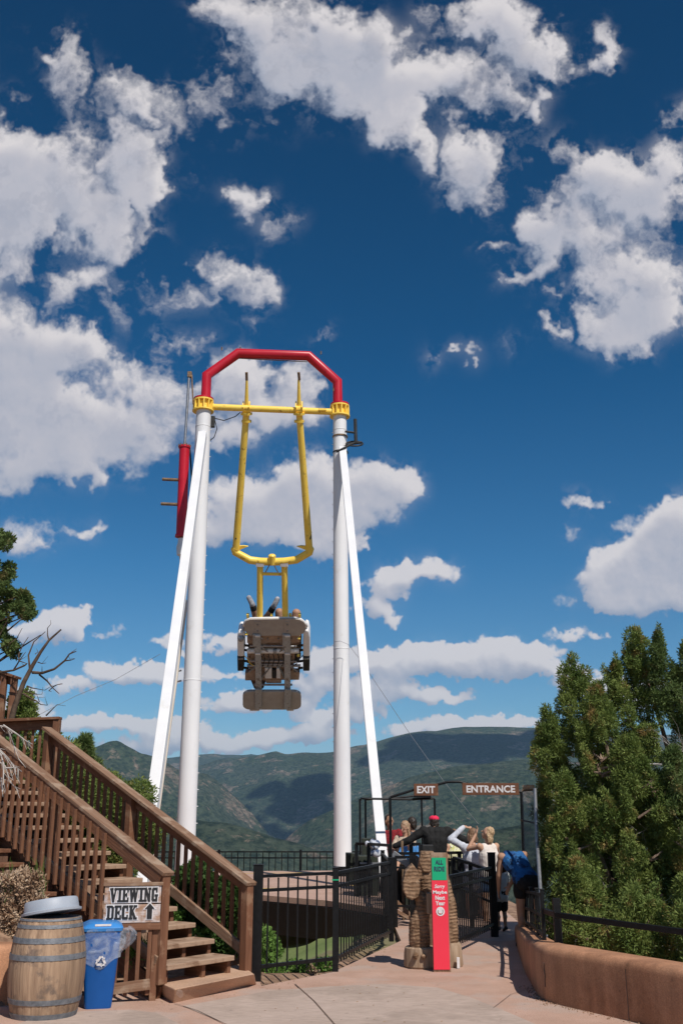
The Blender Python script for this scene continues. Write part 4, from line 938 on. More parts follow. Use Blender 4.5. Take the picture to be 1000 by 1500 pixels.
# ------------------------------------------------------------------ the giant swing ride
YT = 24.0
def ride():
    lt = (PY(298, 612, YT-.2), ); 
    r = thing('swing_ride', 'tall giant swing ride with white towers and red and yellow frame', 'amusement ride', (-.3, YT, ZD))
    LTt = PY(298.5, 602, YT-.2); RTt = PY(497.5, 610, YT+.2)
    LTb = Vector((LTt.x-.12, LTt.y, -1.2)); RTb = Vector((PY(502, 1283, YT+.2).x, RTt.y, ZD))
    LTb = Vector((PY(270, 1290, YT-.2).x, LTt.y, -1.2))
    def col(name, b, tp, rb, rt, m, par, n=36):
        mb = MB(); mb.tube([b, b.lerp(tp, .5), tp], [rb, (rb+rt)/2, rt], n); return obj(name, mb, m, par, smooth=True, auto=60)
    RT = .19
    lt = col('tower', LTb, LTt, .225, .19, m_white, r); rt = col('tower', RTb, RTt, .205, .175, m_white, r)
    # flanges and seams on towers
    for tw, b, tp, R0, R1 in ((lt, LTb, LTt, .225, .19), (rt, RTb, RTt, .205, .175)):
        for f in (.46, .965):
            p = b.lerp(tp, f); rr = R0+(R1-R0)*f
            mb = MB(); mb.lathe([(rr, -.012), (rr+.006, -.008), (rr+.006, .008), (rr, .012)], p, 36); obj('weld_seam', mb, m_white, tw, smooth=True)
        # climbing pegs on one side
        for k in range(30):
            p = b.lerp(tp, .12+k*.029); rr = R0+(R1-R0)*(.12+k*.029); sx = 1 if tw is lt else -1
            mb = MB(); mb.tube([p+Vector((sx*rr*.97, .03, 0)), p+Vector((sx*(rr+.03), .03, 0))], .009, 6); obj('climbing_peg', mb, m_white, tw)
    mb = MB(); mb.lathe([(.27, ZD), (.27, ZD+.05), (.225, ZD+.055), (.225, ZD+.20), (.215, ZD+.21)], (RTb.x, RTb.y, 0), 36); obj('base_collar', mb, m_steel, r, smooth=True, auto=30)
    mb = MB(); mb.lathe([(.27, -1.3), (.27, 0), (.24, .02)], (LTb.x, LTb.y, 0), 36); obj('base_collar', mb, m_steel, r, smooth=True, auto=30)
    # yellow flange heads
    for c, R in ((PY(298, 594, YT-.2), .20), (PY(497.5, 602, YT+.2), .19)):
        h = thing('temp', None, None, c)
        bpy.data.objects.remove(h)
        mb = MB(); mb.lathe([(R+.075, -.17), (R+.075, -.135), (R-.02, -.13), (R-.02, .10), (R+.06, .105), (R+.06, .14), (R-.02, .145)], c, 36)
        hd = obj('tower_flange', mb, m_yellow, r, smooth=True, auto=30)
        for k in range(12):
            a = 2*math.pi*k/12+.2; d = Vector((math.cos(a), math.sin(a), 0)); mb = MB()
            mb.box(c+d*(R+.02)-UP*.015, (.09, .028, .225), Matrix.Rotation(a, 3, 'Z')); obj('gusset', mb, m_yellow, hd, bevel=.003)
        mb = MB(); mb.lathe([(R+.055, .147), (R+.055, .19), (R-.01, .20)], c, 30); obj('red_flange', mb, m_red, hd, smooth=True, auto=30)
    # red arch
    cl, cr = PY(302, 585, YT-.2), PY(494, 594, YT+.2)
    pts = [PY(301.5, 585, YT-.2), PY(303, 550, YT-.2), PY(349, 517.5, YT), PY(452, 521.5, YT), PY(494, 559, YT+.2), PY(494.5, 592, YT+.2)]
    for a, b in zip(pts[:-1], pts[1:]): pass
    mb = MB(); mb.tube(pts, [.128, .128/math.cos(.3), .128/math.cos(.3), .128/math.cos(.3), .128/math.cos(.3), .128], 28); obj('red_arch', mb, m_red, r, smooth=True, auto=60)
    pipe('arch_tie_rod', [PY(350, 525, YT), PY(450, 530, YT)], .012, m_rust, r, 8)
    for u, v in ((352, 513), (325, 513), (470, 519), (488, 573)):
        p = PY(u, v, YT); pipe('lifting_lug', [p, p+Vector((.0, 0, .09))], .018, m_rust, r, 6)
    # crossbar
    a = PY(290, 593, YT-.2); b = PY(505, 604.5, YT+.2)
    def cb(f): return a.lerp(b, f)
    mb = MB(); mb.tube([PY(306, 596, YT-.15), PY(492, 603.5, YT+.15)], .085, 24)
    for u in (322, 398, 472):
        p = PY(u, 593.5+(u-306)*.04, YT); mb.box(p, (.2, .06, .05))
    obj('crossbar', mb, m_yellow, r, smooth=True, auto=40)
    mb = MB(); p = PY(288, 594, YT-.2); mb.box(p, (.1, .12, .26)); obj('end_bracket', mb, m_yellow, r, bevel=.01)
    # ---- braces
    br_t = PY(500, 640, YT); br_b = PY(568, 1335, 18.9)
    def boxbeam(name, p, q, w, m, par, taper=1): 
        return beam(name, p, q, w, w, m, par, up=(0, 1, 0), bevel=.012)
    boxbeam('brace', PY(501.5, 657, YT-.05), br_b, .185, m_white, r)
    boxbeam('brace', PY(297, 636, YT-.4), PY(207, 1300, 17.2), .205, m_white, r)
    pipe('rear_brace', [PY(272, 880, YT+.3), PY(215, 1300, 23.0)], .065, m_beige, r, 14)
    for v in (985, 1000): 
        mb = MB(); mb.tube([PY(254+(985-v)*.15, v, YT), PY(266, v-3, YT)], .02, 8); obj('strut', mb, m_grey, r)
    # ---- red air cylinder and its rod, fixed to the left tower
    t0 = PY(270.5, 655, YT-.3); t1 = PY(265.5, 785, YT-.3)
    mb = MB(); mb.tube([t1, t0], .128, 28); cyl = obj('air_cylinder', mb, m_red, r, smooth=True, auto=50)
    for p, q in ((t0, 0), (t1, 1)):
        mb = MB(); d = (t0-t1).normalized(); mb.tube([p-d*.03, p+d*.03], .150, 28); obj('cylinder_cap', mb, m_red, cyl, smooth=True, auto=50)
    for k in range(12): mb = MB(); a_ = 2*math.pi*k/12; mb.tube([t0+Vector((.15*math.cos(a_), .15*math.sin(a_), .0)), t0+Vector((.15*math.cos(a_), .15*math.sin(a_), .06))], .014, 6); obj('bolt', mb, m_rust, cyl)
    pipe('piston_rod', [t0, PY(277, 553, YT-.3)], .034, m_grey, r, 14)
    mb = MB(); mb.box(PY(278, 549, YT-.3), (.11, .1, .16)); obj('rod_clevis', mb, m_rust, r, bevel=.01)
    pipe('clevis_link', [PY(281, 549, YT-.3), PY(283, 592, YT-.3)], .02, m_rust, r, 8)
    for v, u in ((702, 238), (738, 236)):
        mb = MB(); mb.tube([PY(u, v, YT-.3), PY(263, v+1, YT-.3)], [.04, .04], 14); obj('air_pipe', mb, m_rust, cyl, smooth=True, auto=40)
    for v in (690, 700, 712, 727, 745):
        mb = MB(); p = PY(263.5, v, YT-.3); mb.box(p, (.05, .06, .07)); obj('fitting', mb, m_red if v % 2 else m_rust, cyl)
    pipe('air_hose', [PY(278, 655, YT), PY(281, 700, YT), PY(277, 740, YT), PY(275, 790, YT)], .022, m_blackrub, r, 8)
    mb = MB(); mb.lathe([(.10, -.30), (.12, -.1), (.09, .02), (.09, .12)], PY(266, 796, YT-.3), 20); obj('lower_clevis', mb, m_whiteplastic, r, smooth=True)
    pipe('lower_pipe', [PY(265, 806, YT-.3), PY(268, 830, YT-.25), PY(272, 858, YT)], .06, m_whiteplastic, r, 12)
    # cables by left tower head
    pipe('power_cable', [PY(312, 612, YT-.1), PY(328, 616, YT-.1), PY(345, 610, YT), PY(352, 604, YT)], .012, m_blackrub, r, 6)
    pipe('power_cable', [PY(315, 616, YT-.1), PY(318, 628, YT-.1), PY(314, 640, YT-.1), PY(307, 646, YT-.1)], .012, m_blackrub, r, 6)
    mb = MB(); mb.box(PY(312, 618, YT-.1), (.10, .1, .3)); obj('junction_box', mb, m_blackrub, r, bevel=.01)
    # black anemometer bracket on right tower
    k = thing('x', None, None, (0, 0, 0)); bpy.data.objects.remove(k)
    mb = MB()
    p = PY(520, 614, YT); q = PY(521, 648, YT); mb.tube([p, q], .045, 8); mb.tube([PY(505, 632, YT), PY(520, 634, YT)], .03, 8)
    ring = [PY(519+12*math.cos(a), 650+3.2*math.sin(a), YT+math.sin(a)*-.15) for a in np.linspace(0, 2*math.pi, 17)]
    mb.tube(ring, .025, 6); mb.tube([PY(503, 655, YT), PY(514, 650, YT), PY(530, 648, YT)], .035, 8); mb.tube([PY(493, 662, YT-.2), PY(506, 655, YT-.2), PY(520, 648, YT)], .03, 8)
    obj('cable_bracket', mb, m_blackrub, r, smooth=True)
    mb = MB(); c = PY(498, 640, YT+.2); mb.lathe([(.195, -.02), (.20, -.015), (.20, .015), (.195, .02)], c, 30); obj('tower_strap', mb, m_rust, r, smooth=True)
    c = PY(498.5, 663, YT+.2); mb = MB(); mb.lathe([(.192, -.02), (.20, -.015), (.20, .015), (.192, .02)], c, 30); obj('tower_strap', mb, m_blackrub, r, smooth=True)

    # ---- swinging arm, swung away from the camera
    th = math.radians(30); piv = PY(399, 600, YT); n = Vector((0, math.cos(th), math.sin(th))); ad = Vector((0, math.sin(th), -math.cos(th)))
    n1_ = n
    def A(u, v, off=0.0): return PP(u, v, piv+n1_*off, n1_)
    sw = thing('pendulum', 'yellow swinging arm frame hung from the crossbar with the seat unit below', 'pendulum', A(399, 822))
    XX = Vector((1, 0, 0))
    for (ut, ub, us) in ((361, 345.5, 361), (438, 453, 438)):
        top = A(ut, 602); bot = A(ub, 806)
        mb = MB(); mb.tube([top, bot], [.086, .098], 20); obj('arm_tube', mb, m_yellow, sw, smooth=True, auto=50)
        mb = MB(); mb.tube([A(us, 600), A(us+(.5 if us < 400 else -.5), 556)], [.06, .03], 12); cw = obj('upper_spike', mb, m_yellow, sw, smooth=True)
        mb = MB(); q = A(us+(.5 if us < 400 else -.5), 553); mb.tube([A(us+.4, 557), q+Vector((0, -.1, .1))], .036, 10); obj('spike_cap', mb, m_rust, cw)
        mb = MB(); mb.lathe([(.15, -.03), (.15, .03)], A(ut, 606), 20, ad); mb.lathe([(.115, -.09), (.115, .09)], A(ut, 600), 20, XX); mb.lathe([(.13, .06), (.13, .12)], A(ut, 612), 20, ad)
        for s in (-1, 1): mb.box(A(ut+s*4.5, 598), (.03, .26, .26), Matrix.Rotation(-th, 3, 'X'))
        obj('pivot_hub', mb, m_yellow, sw, smooth=True, auto=30)
    pl = [(345.5, 803), (343.5, 805), (345, 809), (366, 820.5), (382, 822.5), (399, 823), (416, 822.5), (434, 820), (453, 809), (454.5, 805), (453, 803)]
    mb = MB(); mb.tube([A(u, v) for u, v in pl], .105, 18); obj('arm_cross_tube', mb, m_yellow, sw, smooth=True, auto=60)
    for u, s in ((357, -1), (441, 1)):
        mb = MB(); a_ = A(u, 799.5); mb.prism([a_, a_+XX*s*-.12+ad*.02, A(u+s*7, 806), A(u+s*7, 800)], n*.08); obj('stop_horn', mb, m_yellow, sw)
    for u in (343.5, 452.5):
        q = A(u+2, 790, -.1); mb = MB(); mb.tube([q, q+Vector((.02, 0, .2)), q+Vector((-.02, 0, .3))], .02, 6); obj('wiring', mb, m_blackrub, sw)
    mb = MB(); mb.lathe([(.09, -.15), (.1, .1), (.07, .13)], A(398.5, 819, -.05), 14, -ad); obj('hub_cap', mb, m_yellow, sw, smooth=True)
    for s in (-1, 1): pipe('hydraulic_hose', [A(398, 822, -.12), A(398+s*4, 829, -.1), A(398+s*9, 838, -.06)], .016, m_grey, sw, 6)
    # drop legs to carriage
    for ua, ub in ((381, 380.5), (416.5, 418)):
        mb = MB(); mb.tube([A(ua, 824), A(ub, 912)], .085, 16); obj('drop_leg', mb, m_yellow, sw, smooth=True)
        mb = MB(); mb.box(A(ua, 826), (.22, .2, .12), Matrix.Rotation(th, 3, 'X')); obj('leg_clamp', mb, m_white, sw, bevel=.01)
    pipe('leg_cross_tube', [A(383, 840.5), A(414, 841)], .045, m_yellow, sw, 12)

    # ---- carriage, hanging free at its own angle
    n0 = n; AO = A(400, 912); th = math.radians(50); n = Vector((0, math.cos(th), math.sin(th))); ad = Vector((0, math.sin(th), -math.cos(th)))
    def A(u, v, off=0.0): return PP(u, v, AO+n*off, n)
    ca = thing('ride_carriage', 'seat unit of the giant swing with white rimmed seat backs seen from behind and below', 'ride seats', A(400, 960))
    m_galv = mat('galvanised_frame', (.30, .295, .285), (.44, .43, .41), rough=.55, scale=16, c3=(.18, .13, .09), c3amt=.05, c3scale=10)
    Rc = Matrix((XX, n, -ad)).transposed()      # local x right, y = n (away), z = towards pivot
    def plate(name, outline, th_, off, m, par, bevel=.01):
        mb = MB(); mb.prism([A(u, v, off) for u, v in outline], n*th_); return obj(name, mb, m, par, bevel=bevel)
    def rrect(u0, v0, u1, v1, r, k=5):
        P = []
        for cx, cy, a0 in ((u1-r, v0+r*.6, -90), (u1-r, v1-r*.6, 0), (u0+r, v1-r*.6, 90), (u0+r, v0+r*.6, 180)):
            for i in range(k): a = math.radians(a0+90*i/(k-1)); P.append((cx+r*math.cos(a), cy+r*.6*math.sin(a)))
        return P
    up = plate('seat_back', [(358, 915), (361, 909.5), (367, 907.5), (430, 906.5), (439, 908), (444.5, 911), (447.5, 915), (447.5, 922), (444, 928), (438, 931.5), (366, 931.5), (361, 927.5), (358, 922)], .06, -.12, m_under, ca)
    mb = MB(); rim = [(357.5, 917), (360.5, 910), (367, 907), (400, 906.3), (432, 906.3), (440, 908), (447.8, 914), (448, 918)]
    mb.tube([A(u, v, -.04) for u, v in rim], .055, 10); obj('white_rim', mb, m_whiteplastic, up, smooth=True, auto=180)
    lo = plate('leg_shell', rrect(355.5, 1013, 441, 1040, 11), .10, -.30, m_under, ca, .02)
    for u0, u1 in ((360, 374), (384, 386), (412, 424), (428, 436)):
        mb = MB(); mb.tube([A(u0, 1013, -.25), A(u1, 1012.6, -.25)], .03, 8); obj('white_clip', mb, m_whiteplastic, lo)
    for u0, u1 in ((366, 380), (420, 430)):
        mb = MB(); mb.tube([A(u0, 1040.2, -.25), A(u1, 1040.2, -.25)], .025, 8); obj('white_clip', mb, m_whiteplastic, lo)
    # tan/brown pads between
    plate('seat_pad', [(362, 931), (440, 931), (439, 941), (430, 942), (425, 946), (412, 946), (409, 942), (392, 942), (388, 947), (372, 947), (370, 943), (362, 942)], .12, -.02, m_brownpad, ca)
    plate('seat_pad', [(362, 957), (432, 957), (431, 972), (362, 972)], .14, -.02, m_brownpad, ca)
    plate('seat_pad', [(364, 975), (430, 975), (430, 985), (439, 985), (438, 996), (359, 997), (359, 986), (366, 985)], .18, -.02, m_brownpad, ca)
    plate('seat_pan', [(367, 996), (390, 996), (386, 1008), (378, 1014), (372, 1008)], .12, .02, m_wooddark, ca)
    plate('lower_tray', [(388, 996), (412, 996), (412, 1001), (390, 1001)], .2, -.04, m_brownpad, ca)
    mb = MB(); mb.tube([A(362, 953.5, -.06), A(438, 953.3, -.06)], .075, 14); wb = obj('white_cross_tube', mb, m_whiteplastic, ca, smooth=True)
    for u in (403,): mb = MB(); mb.tube([A(u-2.5, 953.4, -.06), A(u+2.5, 953.4, -.06)], .09, 14); obj('tube_clamp', mb, m_grey, wb)
    mb = MB(); mb.tube([A(362, 975, -.08), A(440, 975, -.08)], .04, 10); mb.tube([A(380, 973, -.12), A(422, 973, -.12)], .02, 8); obj('frame_cross_bar', mb, m_grey, ca, smooth=True)
    for u0, u1 in ((377.5, 379), (421, 421)):
        beam('frame_upright', A(u0, 931, -.14), A(u1, 1012, -.22), .17, .07, m_galv, ca, up=n)
        beam('frame_upright', A(u0+1, 1010, -.34), A(u1-.5, 1039, -.36), .19, .03, m_galv, ca, up=n)
        beam('upper_bracket', A(u0-2, 929, -.16), A(u0-2, 946, -.16), .19, .06, m_galv, ca, up=n)
        for v in (932, 958, 1002): mb = MB(); mb.box(A(u0, v, -.2), (.14, .03, .05), Rc); obj('bracket_lug', mb, m_whiteplastic, ca)
    for u0, u1 in ((388, 398), (405, 411)):
        mb = MB(); mb.prism([A(u0, 979, -.12), A(u1, 979, -.12), A(u1, 994, -.12), A(u0, 994, -.12)], n*.12); obj('white_control_box', mb, m_whiteplastic, ca, bevel=.01)
    mb = MB(); mb.box(A(401.5, 986, -.08), (.1, .1, .3), Rc); obj('actuator', mb, m_blackrub, ca)
    # side wings with black dampers
    for u0, u1, s in ((347.5, 357.5, -1), (443.5, 453.8, 1)):
        w = [(u0, 934), (u0+1, 929), (u0+3, 926.5), (u1-3, 926.5), (u1-1, 929), (u1, 934), (u1, 962), (u0+.3, 962)]
        if s > 0: w = [(u0+.5, 929), (u0+4, 923), (u1-2, 925), (u1, 934), (u1, 962), (u0+.3, 962), (u0, 940)]
        wing = plate('side_wing', w, .5, -.15, m_whiteplastic, ca, .04)
        mb = MB(); mb.prism([A(u0, 962, -.12), A(u1-.5, 962, -.12), A(u1-.5, 983, -.12), A(u0+.5, 983, -.12)], n*.35); obj('black_damper', mb, m_blackrub, wing, bevel=.015)
        mb = MB(); c0 = A((u0+u1)/2, 965, -.16); mb.box(c0, (.14, .03, .05), Rc); obj('damper_clip', mb, m_grey, wing)
        ui = u1 if s < 0 else u0
        for v in (945, 952, 968, 978): mb = MB(); mb.tube([A(ui-s*0, v, 0), A(ui-s*7, v+1, 0)], .035, 8); obj('wing_link', mb, m_blackrub, ca)
        pipe('hose', [A(ui, 960, -.1), A(ui-s*4, 964, -.14), A(ui-s*9, 972, -.12), A(ui-s*16, 976, -.1)], .012, m_yellow if s < 0 else m_blackrub, ca, 6)
    mb = MB(); mb.ell(A(353, 934, -.17), (.09, .05, .12)); obj('hinge_disc', mb, m_grey, ca, smooth=True)
    for u, v in ((363, 902), (425, 902), (439, 902), (398, 903), (361, 929), (438, 935), (437, 960)):
        q = A(u, v, .12 if v < 920 else -.2); mb = MB(); mb.box(q, (.07, .08, .14 if v < 920 else .04), Rc); obj('yellow_bracket', mb, m_yellow, ca, bevel=.01)
    # small hardware on the back of the seat unit
    for u in (366, 374, 384, 392, 408, 415, 427, 436):
        for v in (935, 962, 981): mb = MB(); q = A(u, v, -.05 if v < 950 else -.04); mb.tube([q, q-n*.035], .022, 8); obj('bolt', mb, m_rust if v != 935 else m_grey, ca)
    for (u0, v0, u1, v1) in ((381, 946, 397, 958), (419, 946, 406, 958), (381, 996, 398, 974), (419, 998, 408, 975), (365, 984, 378, 974), (436, 984, 423, 974)): pipe('strut', [A(u0, v0, -.12), A(u1, v1, -.10)], .028, m_grey, ca, 8)
    for (u0, v0, u1, v1) in ((366, 946, 434, 947), (366, 968, 434, 969), (372, 1003, 428, 1003)): mb = MB(); mb.tube([A(u0, v0, -.10), A(u1, v1, -.10)], .032, 8); obj('frame_cross_bar', mb, m_grey, ca, smooth=True)
    for k in range(5): u = 386+k*7; pipe('hose', [A(u, 958, -.12), A(u+2, 966, -.16), A(u-1, 976, -.12)], .013, m_blackrub, ca, 6)
    for u in (377.5, 421):
        for v in (915, 924): mb = MB(); q = A(u, v, -.13); mb.tube([q, q-n*.02], .025, 8); obj('bolt', mb, m_grey, ca)
        mb = MB(); mb.box(A(u, 919, -.125), (.19, .012, .40), Rc); obj('stiffener', mb, m_under, ca, bevel=.004)
    # real front seats hidden behind: backs and pads on the far side
    plate('far_seat_back', [(362, 912), (442, 912), (440, 955), (364, 955)], .12, .12, m_brownpad, ca)
    plate('far_seat_pan', [(364, 955), (440, 955), (440, 962), (364, 962)], .55, .24, m_brownpad, ca)
    return A, n, ad, ca
A_, N_, AD_, CAR = ride()

# steel guy wires
def wire(pts, r, label):
    mb = MB(); mb.tube(pts, r, 6); tag(obj('steel_cable', mb, m_grey, smooth=True), label, 'cable')
wire([PY(490, 940, YT), PY(498, 939, YT-.22), PY(510, 944, YT-.22), PY(530, 970, 23), PY(600, 1075, 20.5), PY(650, 1145, 19), PY(700, 1207, 17.6)], .005, 'thin steel cable running from the right white tower down to the people')
wire([PY(48, 1052, 20), PY(110, 1020, 21), PY(170, 995, 22), PY(235, 958, YT-.3)], .005, 'thin steel cable sloping from the left white tower to the hillside')

# ------------------------------------------------------------------ entrance arch and signs
def arch():
    Y = 16.0
    t = thing('entrance_arch', 'thin black steel arch over the queue entrance and exit', 'arch', (1.6, Y, 0))
    P = [PY(572, 1320, Y), PY(571.5, 1250, Y), PY(571, 1168, Y)]; P[0].z = 0
    mb = MB(); mb.tube([Vector((P[2].x, Y, 0)), P[2]], .022, 10); obj('arch_post', mb, m_steel, t, smooth=True)
    q = PY(763, 1160, Y); mb = MB(); mb.tube([Vector((PY(771, 1340, Y).x-.02, Y, 0)), q], .024, 10); obj('arch_post', mb, m_steel, t, smooth=True)
    top = [P[2], PY(606, 1157, Y), PY(641, 1149, Y), PY(655, 1145.5, Y), PY(672, 1145, Y), PY(686, 1149, Y), PY(720, 1155, Y), q]
    pipe('arch_bar', top, .02, m_steel, t, 10)
    for txt, u0, v0, u1, v1, lab in (('EXIT', 606, 1148, 641, 1165.5, 'small brown EXIT sign with white letters on the black arch'), ('ENTRANCE', 677, 1147, 759, 1164.5, 'long brown ENTRANCE sign with white letters on the black arch')):
        a = PY(u0, v1, Y-.04); b = PY(u1, v0, Y-.04); c = (a+b)/2; W = b.x-a.x; H = b.z-a.z
        s = thing('hanging_sign', lab, 'sign', c-UP*H/2)
        mb = MB(); mb.box(c, (W, .025, H)); obj('sign_board', mb, m_brownsign, s, bevel=.003)
        tm = textmesh(txt, 1.0, .028, 1.0); vs = np.array(tm.v); lo = vs.min(0); hi = vs.max(0)
        sx = W*.86/(hi[0]-lo[0]); sy = H*.60/(hi[1]-lo[1])
        if txt == 'EXIT': sx = W*.74/(hi[0]-lo[0])
        tm.v = [((v[0]-(lo[0]+hi[0])/2)*sx, (v[1]-(lo[1]+hi[1])/2)*sy, v[2]) for v in tm.v]
        obj('lettering', onto(tm, c, Vector((1, 0, 0)), UP, Vector((0, -1, 0)), .0145), m_textwhite, s)
    # second frame behind: light tube canopy
    Y2 = 19.0
    k = thing('tube_canopy_frame', 'thin dark tube canopy frame behind the EXIT sign', 'frame', (1, Y2, 0))
    for u, yy in ((527, Y2), (535, Y2+1.1), (617, Y2+1.1), (636, Y2)):
        tp = PY(u, 1170, yy); mb = MB(); mb.tube([Vector((tp.x, yy, -.1)), tp], .02, 8); obj('frame_post', mb, m_steel, k)
    pipe('frame_bar', [PY(527, 1173, Y2), PY(529, 1169.5, Y2), PY(540, 1170, Y2), PY(600, 1171, Y2), PY(636, 1169.5, Y2)], .02, m_steel, k, 8)
    pipe('frame_bar', [PY(535, 1171, Y2+1.1), PY(570, 1170, Y2+1.1), PY(605, 1166, Y2+1.1), PY(617, 1167, Y2+1.1)], .02, m_steel, k, 8)
    mb = MB(); mb.box(PY(618, 1167, Y2), (.32, .12, .035)); obj('frame_lamp', mb, m_steel, k)
arch()

# ------------------------------------------------------------------ queue platform
def queue():
    t = thing('control_booth', 'dark green equipment cabinets of the ride between tower and queue', 'cabinet', (.6, 18.5, 0))
    m_dk = mat('dark_green_panel', (.018, .024, .016), (.03, .036, .024), rough=.6, scale=5)
    for (u0, u1, vt, vb, Y, d) in ((524, 553, 1254, 1330, 18.2, .6), (530, 556, 1228, 1262, 19.4, .5), (506, 524, 1250, 1300, 21.0, .6)):
        a = PY(u0, vt, Y); b = PY(u1, vt, Y); h = a.z+.2
        mb = MB(); mb.box(((a.x+b.x)/2, Y+d/2, a.z-h/2), (b.x-a.x, d, h)); c = obj('cabinet', mb, m_dk, t, bevel=.01)
        for f in (.33, .66):
            mb = MB(); x = a.x+(b.x-a.x)*f; mb.box((x, Y-.012, a.z-h/2), (.02, .02, h*.9)); obj('panel_rib', mb, m_steel, c)
    mb = MB(); q = PY(545, 1262, 18.1); mb.box((q.x, 18.16, q.z-.03), (.42, .05, .03)); obj('cabinet_top_trim', mb, m_grey, t)
    b = thing('equipment_bag', 'crumpled white and blue bag hanging by the dark cabinets', 'bag', PY(544, 1252, 17.9))
    mb = MB(); rr = random.Random(5)
    for _ in range(9): q = PY(544+rr.uniform(-8, 8), 1244+rr.uniform(-8, 8), 17.9+rr.uniform(-.05, .05)); mb.ell(q, (rr.uniform(.04, .08), .05, rr.uniform(.04, .09)))
    o = obj('bag_body', mb, mat('mottled_blue_fabric', (.05, .08, .16), (.6, .62, .68), rough=.8, scale=14, lo=.45, hi=.55), b, smooth=True)
    # platform rails
    def railset(label, pts, h=1.0, mids=(.5,), r=.022, group='steel rails round the queue', bal=0):
        k = thing('steel_railing', label, 'railing', pts[0], group)
        for p in pts: mb = MB(); mb.box(p+UP*h/2, (.06, .06, h)); obj('post', mb, m_steel, k)
        for a, c in zip(pts[:-1], pts[1:]):
            beam('rail', a+UP*h, c+UP*h, .05, .045, m_steel, k, bevel=0)
            for m_ in mids: beam('rail', a+UP*h*m_, c+UP*h*m_, .03, .03, m_steel, k, bevel=0)
            n = int((c-a).length/.12) if bal else 0
            for i in range(1, n):
                p = a+(c-a)*i/n; mb = MB(); mb.box(p+UP*h/2, (.018, .018, h*.96)); obj('picket', mb, m_steel, k)
    Z0 = Vector((0, 0, 0))
    def G(u, v, Y, z=0): p = PY(u, v, Y); return Vector((p.x, Y, z))
    railset('black railing with upper post beside the bear carving', [G(578, 1260, 16.2), G(612, 1260, 16.2)], 1.0, (.85, .3))
    railset('short taller black railing section behind the bear carving', [G(602, 1260, 16.6), G(616, 1260, 16.6)], 1.18, (.6,))
    railset('black sloping queue railing behind the red height sign', [G(664, 1250, 17.0), G(688, 1260, 16.2, -.05), G(722, 1262, 15.35, -.13)], .96, (.8, .55), bal=0)
    railset('black picket railing where the children lean over', [G(577, 1245, 17.2), G(606, 1245, 17.2), G(636, 1240, 17.4)], 1.02, (.9, .2), bal=1)
    railset('black picket railing right of the man in the red cap', [G(636, 1240, 17.4), G(672, 1240, 17.6), G(690, 1240, 17.6)], 1.02, (.9, .2), bal=1)
    railset('black railing between tower and cabinets', [G(522, 1270, 18.1), G(540, 1270, 17.9), G(571, 1275, 17.0)], 1.15, (.6,), bal=0)
    for (u0, v0, u1, v1, Y, w) in ((575, 1250, 600, 1268, 16.9, .10), (576, 1318, 604, 1345, 16.8, .08), (576, 1332, 612, 1352, 16.4, .05)):
        o = beam('diagonal_bar', PY(u0, v0, Y), PY(u1, v1, Y), w, w, m_grey if v0 < 1300 else m_woodtop); tag(o, 'dark slanting bar behind the black railing left of the bear carving' if v0 < 1300 else ('pale slanting plank low behind the left fence post' if v0 < 1325 else 'lowest slanting plank behind the left fence post'), 'bar')
    # dark screening skirts hung on the rail (black mesh netting)
    k = thing('ride_platform', 'dark steel loading platform beside the queue', 'platform', (1.0, 19, 0))
    mb = MB(); a = PY(575, 1240, 17.6); b2 = PY(700, 1240, 17.6); mb.box(((a.x+b2.x)/2, 20.8, -.04), (b2.x-a.x+.4, 6.0, .12)); obj('platform_floor', mb, m_deckcon, k)
    mb = MB(); mb.box(((a.x+b2.x)/2+.1, 17.62, .46), (b2.x-a.x-.2, .04, .86)); obj('kick_panel', mb, m_dk, k)
    p = PY(589, 1255, 17.3); o = beam('brown_post', Vector((p.x, 17.3, 0)), Vector((p.x, 17.3, p.z+.25)), .04, .04, m_rust); tag(o, 'thin rusty brown upright between the leaning children', 'post')
    q = PY(626, 1247, 16.7); mb = MB(); mb.box(q, (.17, .12, .20)); tag(obj('camera_box', mb, m_blackrub, bevel=.01), 'small black box on the rail beside the man in the red cap', 'box')
queue()

